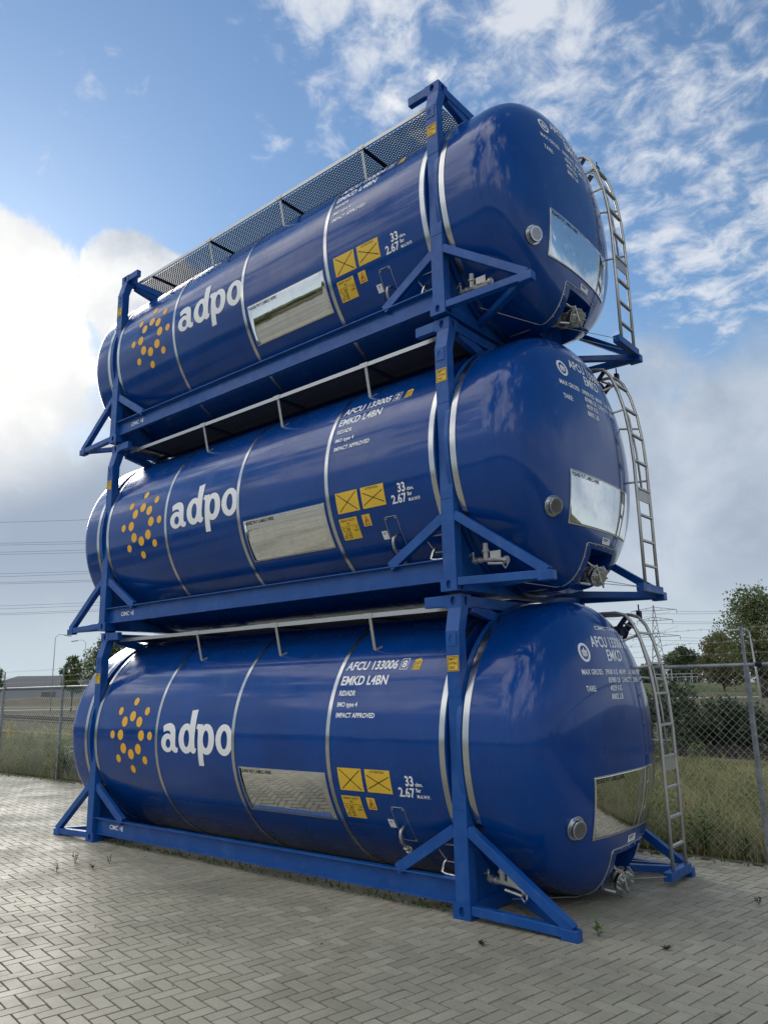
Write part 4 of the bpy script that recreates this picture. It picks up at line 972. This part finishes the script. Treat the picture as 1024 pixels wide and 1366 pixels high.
# pylons
def pylon(label, loc, h, rz, arms, bw=6.0, m=M_lattice, r=.12):
    t = empty('pylon', loc, label, 'pylon', 'lattice pylons', rz); mb = MB(); n = 9
    def half(z): return max(.5, bw / 2 * (1 - z / h) ** 1.1 + .35) if z < h * .6 else max(.25, (bw / 2 * .4 ** 1.1 + .35) * (1 - (z - h * .6) / (h * .44)))
    zs = [h * (1 - (1 - i / n) ** 1.0) for i in range(n + 1)]; zs = [z * .97 for z in zs] + [h]
    for sx in (-1, 1):
        for sy in (-1, 1): mb.tube([(sx * half(z), sy * half(z), z) for z in zs], r, 4)
    for z0, z1 in zip(zs, zs[1:]):
        a, b_ = half(z0), half(z1)
        for s in (-1, 1):
            mb.tube([(-a, s * a, z0), (b_, s * b_, z1)], r * .6, 3); mb.tube([(a, s * a, z0), (-b_, s * b_, z1)], r * .6, 3)
            mb.tube([(s * a, -a, z0), (s * b_, b_, z1)], r * .6, 3); mb.tube([(s * a, a, z0), (s * b_, -b_, z1)], r * .6, 3)
    mb.build('tower', m, t)
    for z, w_ in arms:
        mb = MB()
        for s in (-1, 1):
            for q in (-1, 1):
                mb.tube([(0, q * half(z), z), (s * w_, 0, z + .1)], r * .8, 4); mb.tube([(0, q * half(z) * .8, z + h * .045), (s * w_, 0, z + .1)], r * .7, 4)
            for f in (.33, .66): mb.tube([(s * w_ * f, 0, z), (s * w_ * f, 0, z + h * .045 * (1 - f))], r * .6, 3)
            mb.tube([(s * w_, 0, z + .1), (s * w_, 0, z - 2.2 * h / 45)], r * .9, 4)
        mb.build('cross_arm', m, t)
    return t
pylon('tall lattice pylon seen through the top of the bottom ladder', (-157, 423, 0), 43, R(20), [(25.5, 12.5), (34.5, 9.5), (40.0, 12.0)], 8, r=.20)
pylon('small lattice pylon with wide arms in front of the dark trees', (-85, 278.5, 0), 13.5, R(15), [(9.0, 7.5)], 6, M_pole, .13)
ca = (-134.8, 134.0)
pylon('lattice pylon standing behind the container stack', (*ca, 0), 46, R(45), [(20, 10), (27.5, 12), (35, 9)], 8, r=.13)
# overhead wires: slightly sagging, left support -> pylon behind the stack -> tall pylon
cabs = [(38.7, 40.67), (34.04, 35.6), (33.63, 35.08), (32.06, 33.61), (31.57, 33.0), (27.32, 28.71), (26.66, 28.2), (25.45, 26.66), (25.12, 26.32), (20.36, 21.59), (19.72, 20.92), (18.76, 19.91), (18.44, 19.57)]
wt = empty('overhead_wires', (-163, 65.5, 0), 'thin parallel overhead power lines crossing the grey sky at the left', 'power lines')
for i, (za, zb) in enumerate(cabs):
    A = Vector((-163, 65.5, za)); Bq = Vector((-154.7, 82.8, zb)); d = Bq - A; mb = MB(); pts = []
    for t_ in np.linspace(-3.2, 4.6, 40):
        p = A + d * t_; p.z += (t_ * t_ - t_) * .10; pts.append(p - Vector((-163, 65.5, 0)))
    mb.tube(pts, .035, 4); mb.build('wire', M_cable, wt)
for i, (z, o_) in enumerate([(19.0, 10), (26.5, 12), (34.0, 9), (19.0, -10), (26.5, -12), (34.0, -9)]):
    a = Vector((ca[0] + o_ * cos(R(45)), ca[1] + o_ * sin(R(45)), z)); b_ = Vector((-157 + o_ * cos(R(20)), 423 + o_ * sin(R(20)), z * 1.12 + 1)); pts = []
    for t_ in np.linspace(0, 1, 24): p = a.lerp(b_, float(t_)); p.z -= 9 * 4 * t_ * (1 - t_); pts.append(p - Vector((-163, 65.5, 0)))
    MB().tube(pts, .06, 4).build('wire', M_cable, wt)
for i, (o_, z) in enumerate([(-12, 24.5), (12, 24.5), (-9, 33.5), (9, 33.5), (12, 39), (-12, 39)]):
    a = Vector((-157 + o_ * cos(R(20)), 423 + o_ * sin(R(20)), z)); b_ = Vector((180 + o_, 420, z + 6)); pts = []
    for t_ in np.linspace(0, 1, 24): p = a.lerp(b_, float(t_)); p.z -= 9 * 4 * t_ * (1 - t_); pts.append(p - Vector((-163, 65.5, 0)))
    MB().tube(pts, .09, 4).build('wire', M_cable, wt)
# substation frames
su = empty('substation', (-60.7, 202.2, 0), 'pale green substation frames in a row in front of the dark trees', 'substation', rz=math.atan2(5.4, 16.6))
for x in (-9.5, -8.4, -3.5, 1.2, 3.0, 5.8, 9.0, 12.5): MB().box(x - .12, x + .12, -.12, .12, -.1, 4.3 if x not in (-8.4, 3.0) else 5.4).build('column', M_pole, su)
mb = MB()
for z in (3.3, 2.5): mb.box(-13, 14, -.1, .1, z, z + .16)
mb.build('beam', M_pole, su)
for x in np.arange(-12, 13, 1.6):
    MB().tube([(x, -.5, -.1), (x, -.5, 1.6), (x + .2, -.5, 2.4)], .07, 5).build('insulator', M_pole, su)
# yellow marker post and tapes
yp = empty('marker_post', (-26.9, 8.6, 0), 'short yellow wooden marker post in the field behind the left fence', 'post')
MB().box(-.05, .05, -.05, .05, -.1, .72).box(-.055, .055, -.055, .055, .69, .725).build('stake', M_wood_y, yp, bevel=.006)
MB().box(-.09, .09, -.065, -.052, .40, .46).build('crosspiece', M_wood_y, yp)
tp = MB().tube([(-60, 12.8, .42), (-40, 10.4, .33), (-26.9, 8.53, .40), (-18, 9.0, .30), (-10, 9.2, .38)], .012, 4).build('marker_tape', M_tape); tag(tp, 'pale tape strung low across the field from the yellow marker post', 'tape')
tp = MB().tube([(-110, 22, .75), (-60, 27.5, .7), (-35, 34, .75)], .05, 4).build('guide_rail', M_tape); tag(tp, 'thin pale rail line in the field in front of the path', 'rail')

# trees and buildings of the yard behind the camera are seen only as reflections: a low wood
cen = []; rad = []; r = np.random.default_rng(77)
for i in range(150):
    t_ = i / 149; a = R(-175 + 200 * t_); q = 95 + 25 * math.sin(i * .7) + r.normal() * 5
    cen.append((7 + q * cos(a), -7 + q * sin(a), 1.0 + r.random() * 1.2)); rad.append(1.8 + 1.6 * r.random())
V_, F_, t_ = leaf_cloud(26000, cen, rad, 1.1, (1, 1, .8), 78, .5); V_[:, 2] = np.maximum(V_[:, 2], -.05)
tag(np_mesh('distant_wood', V_, F_, M_leafmid, t_), 'low dark wood far off around the yard', 'wood', kind='stuff')
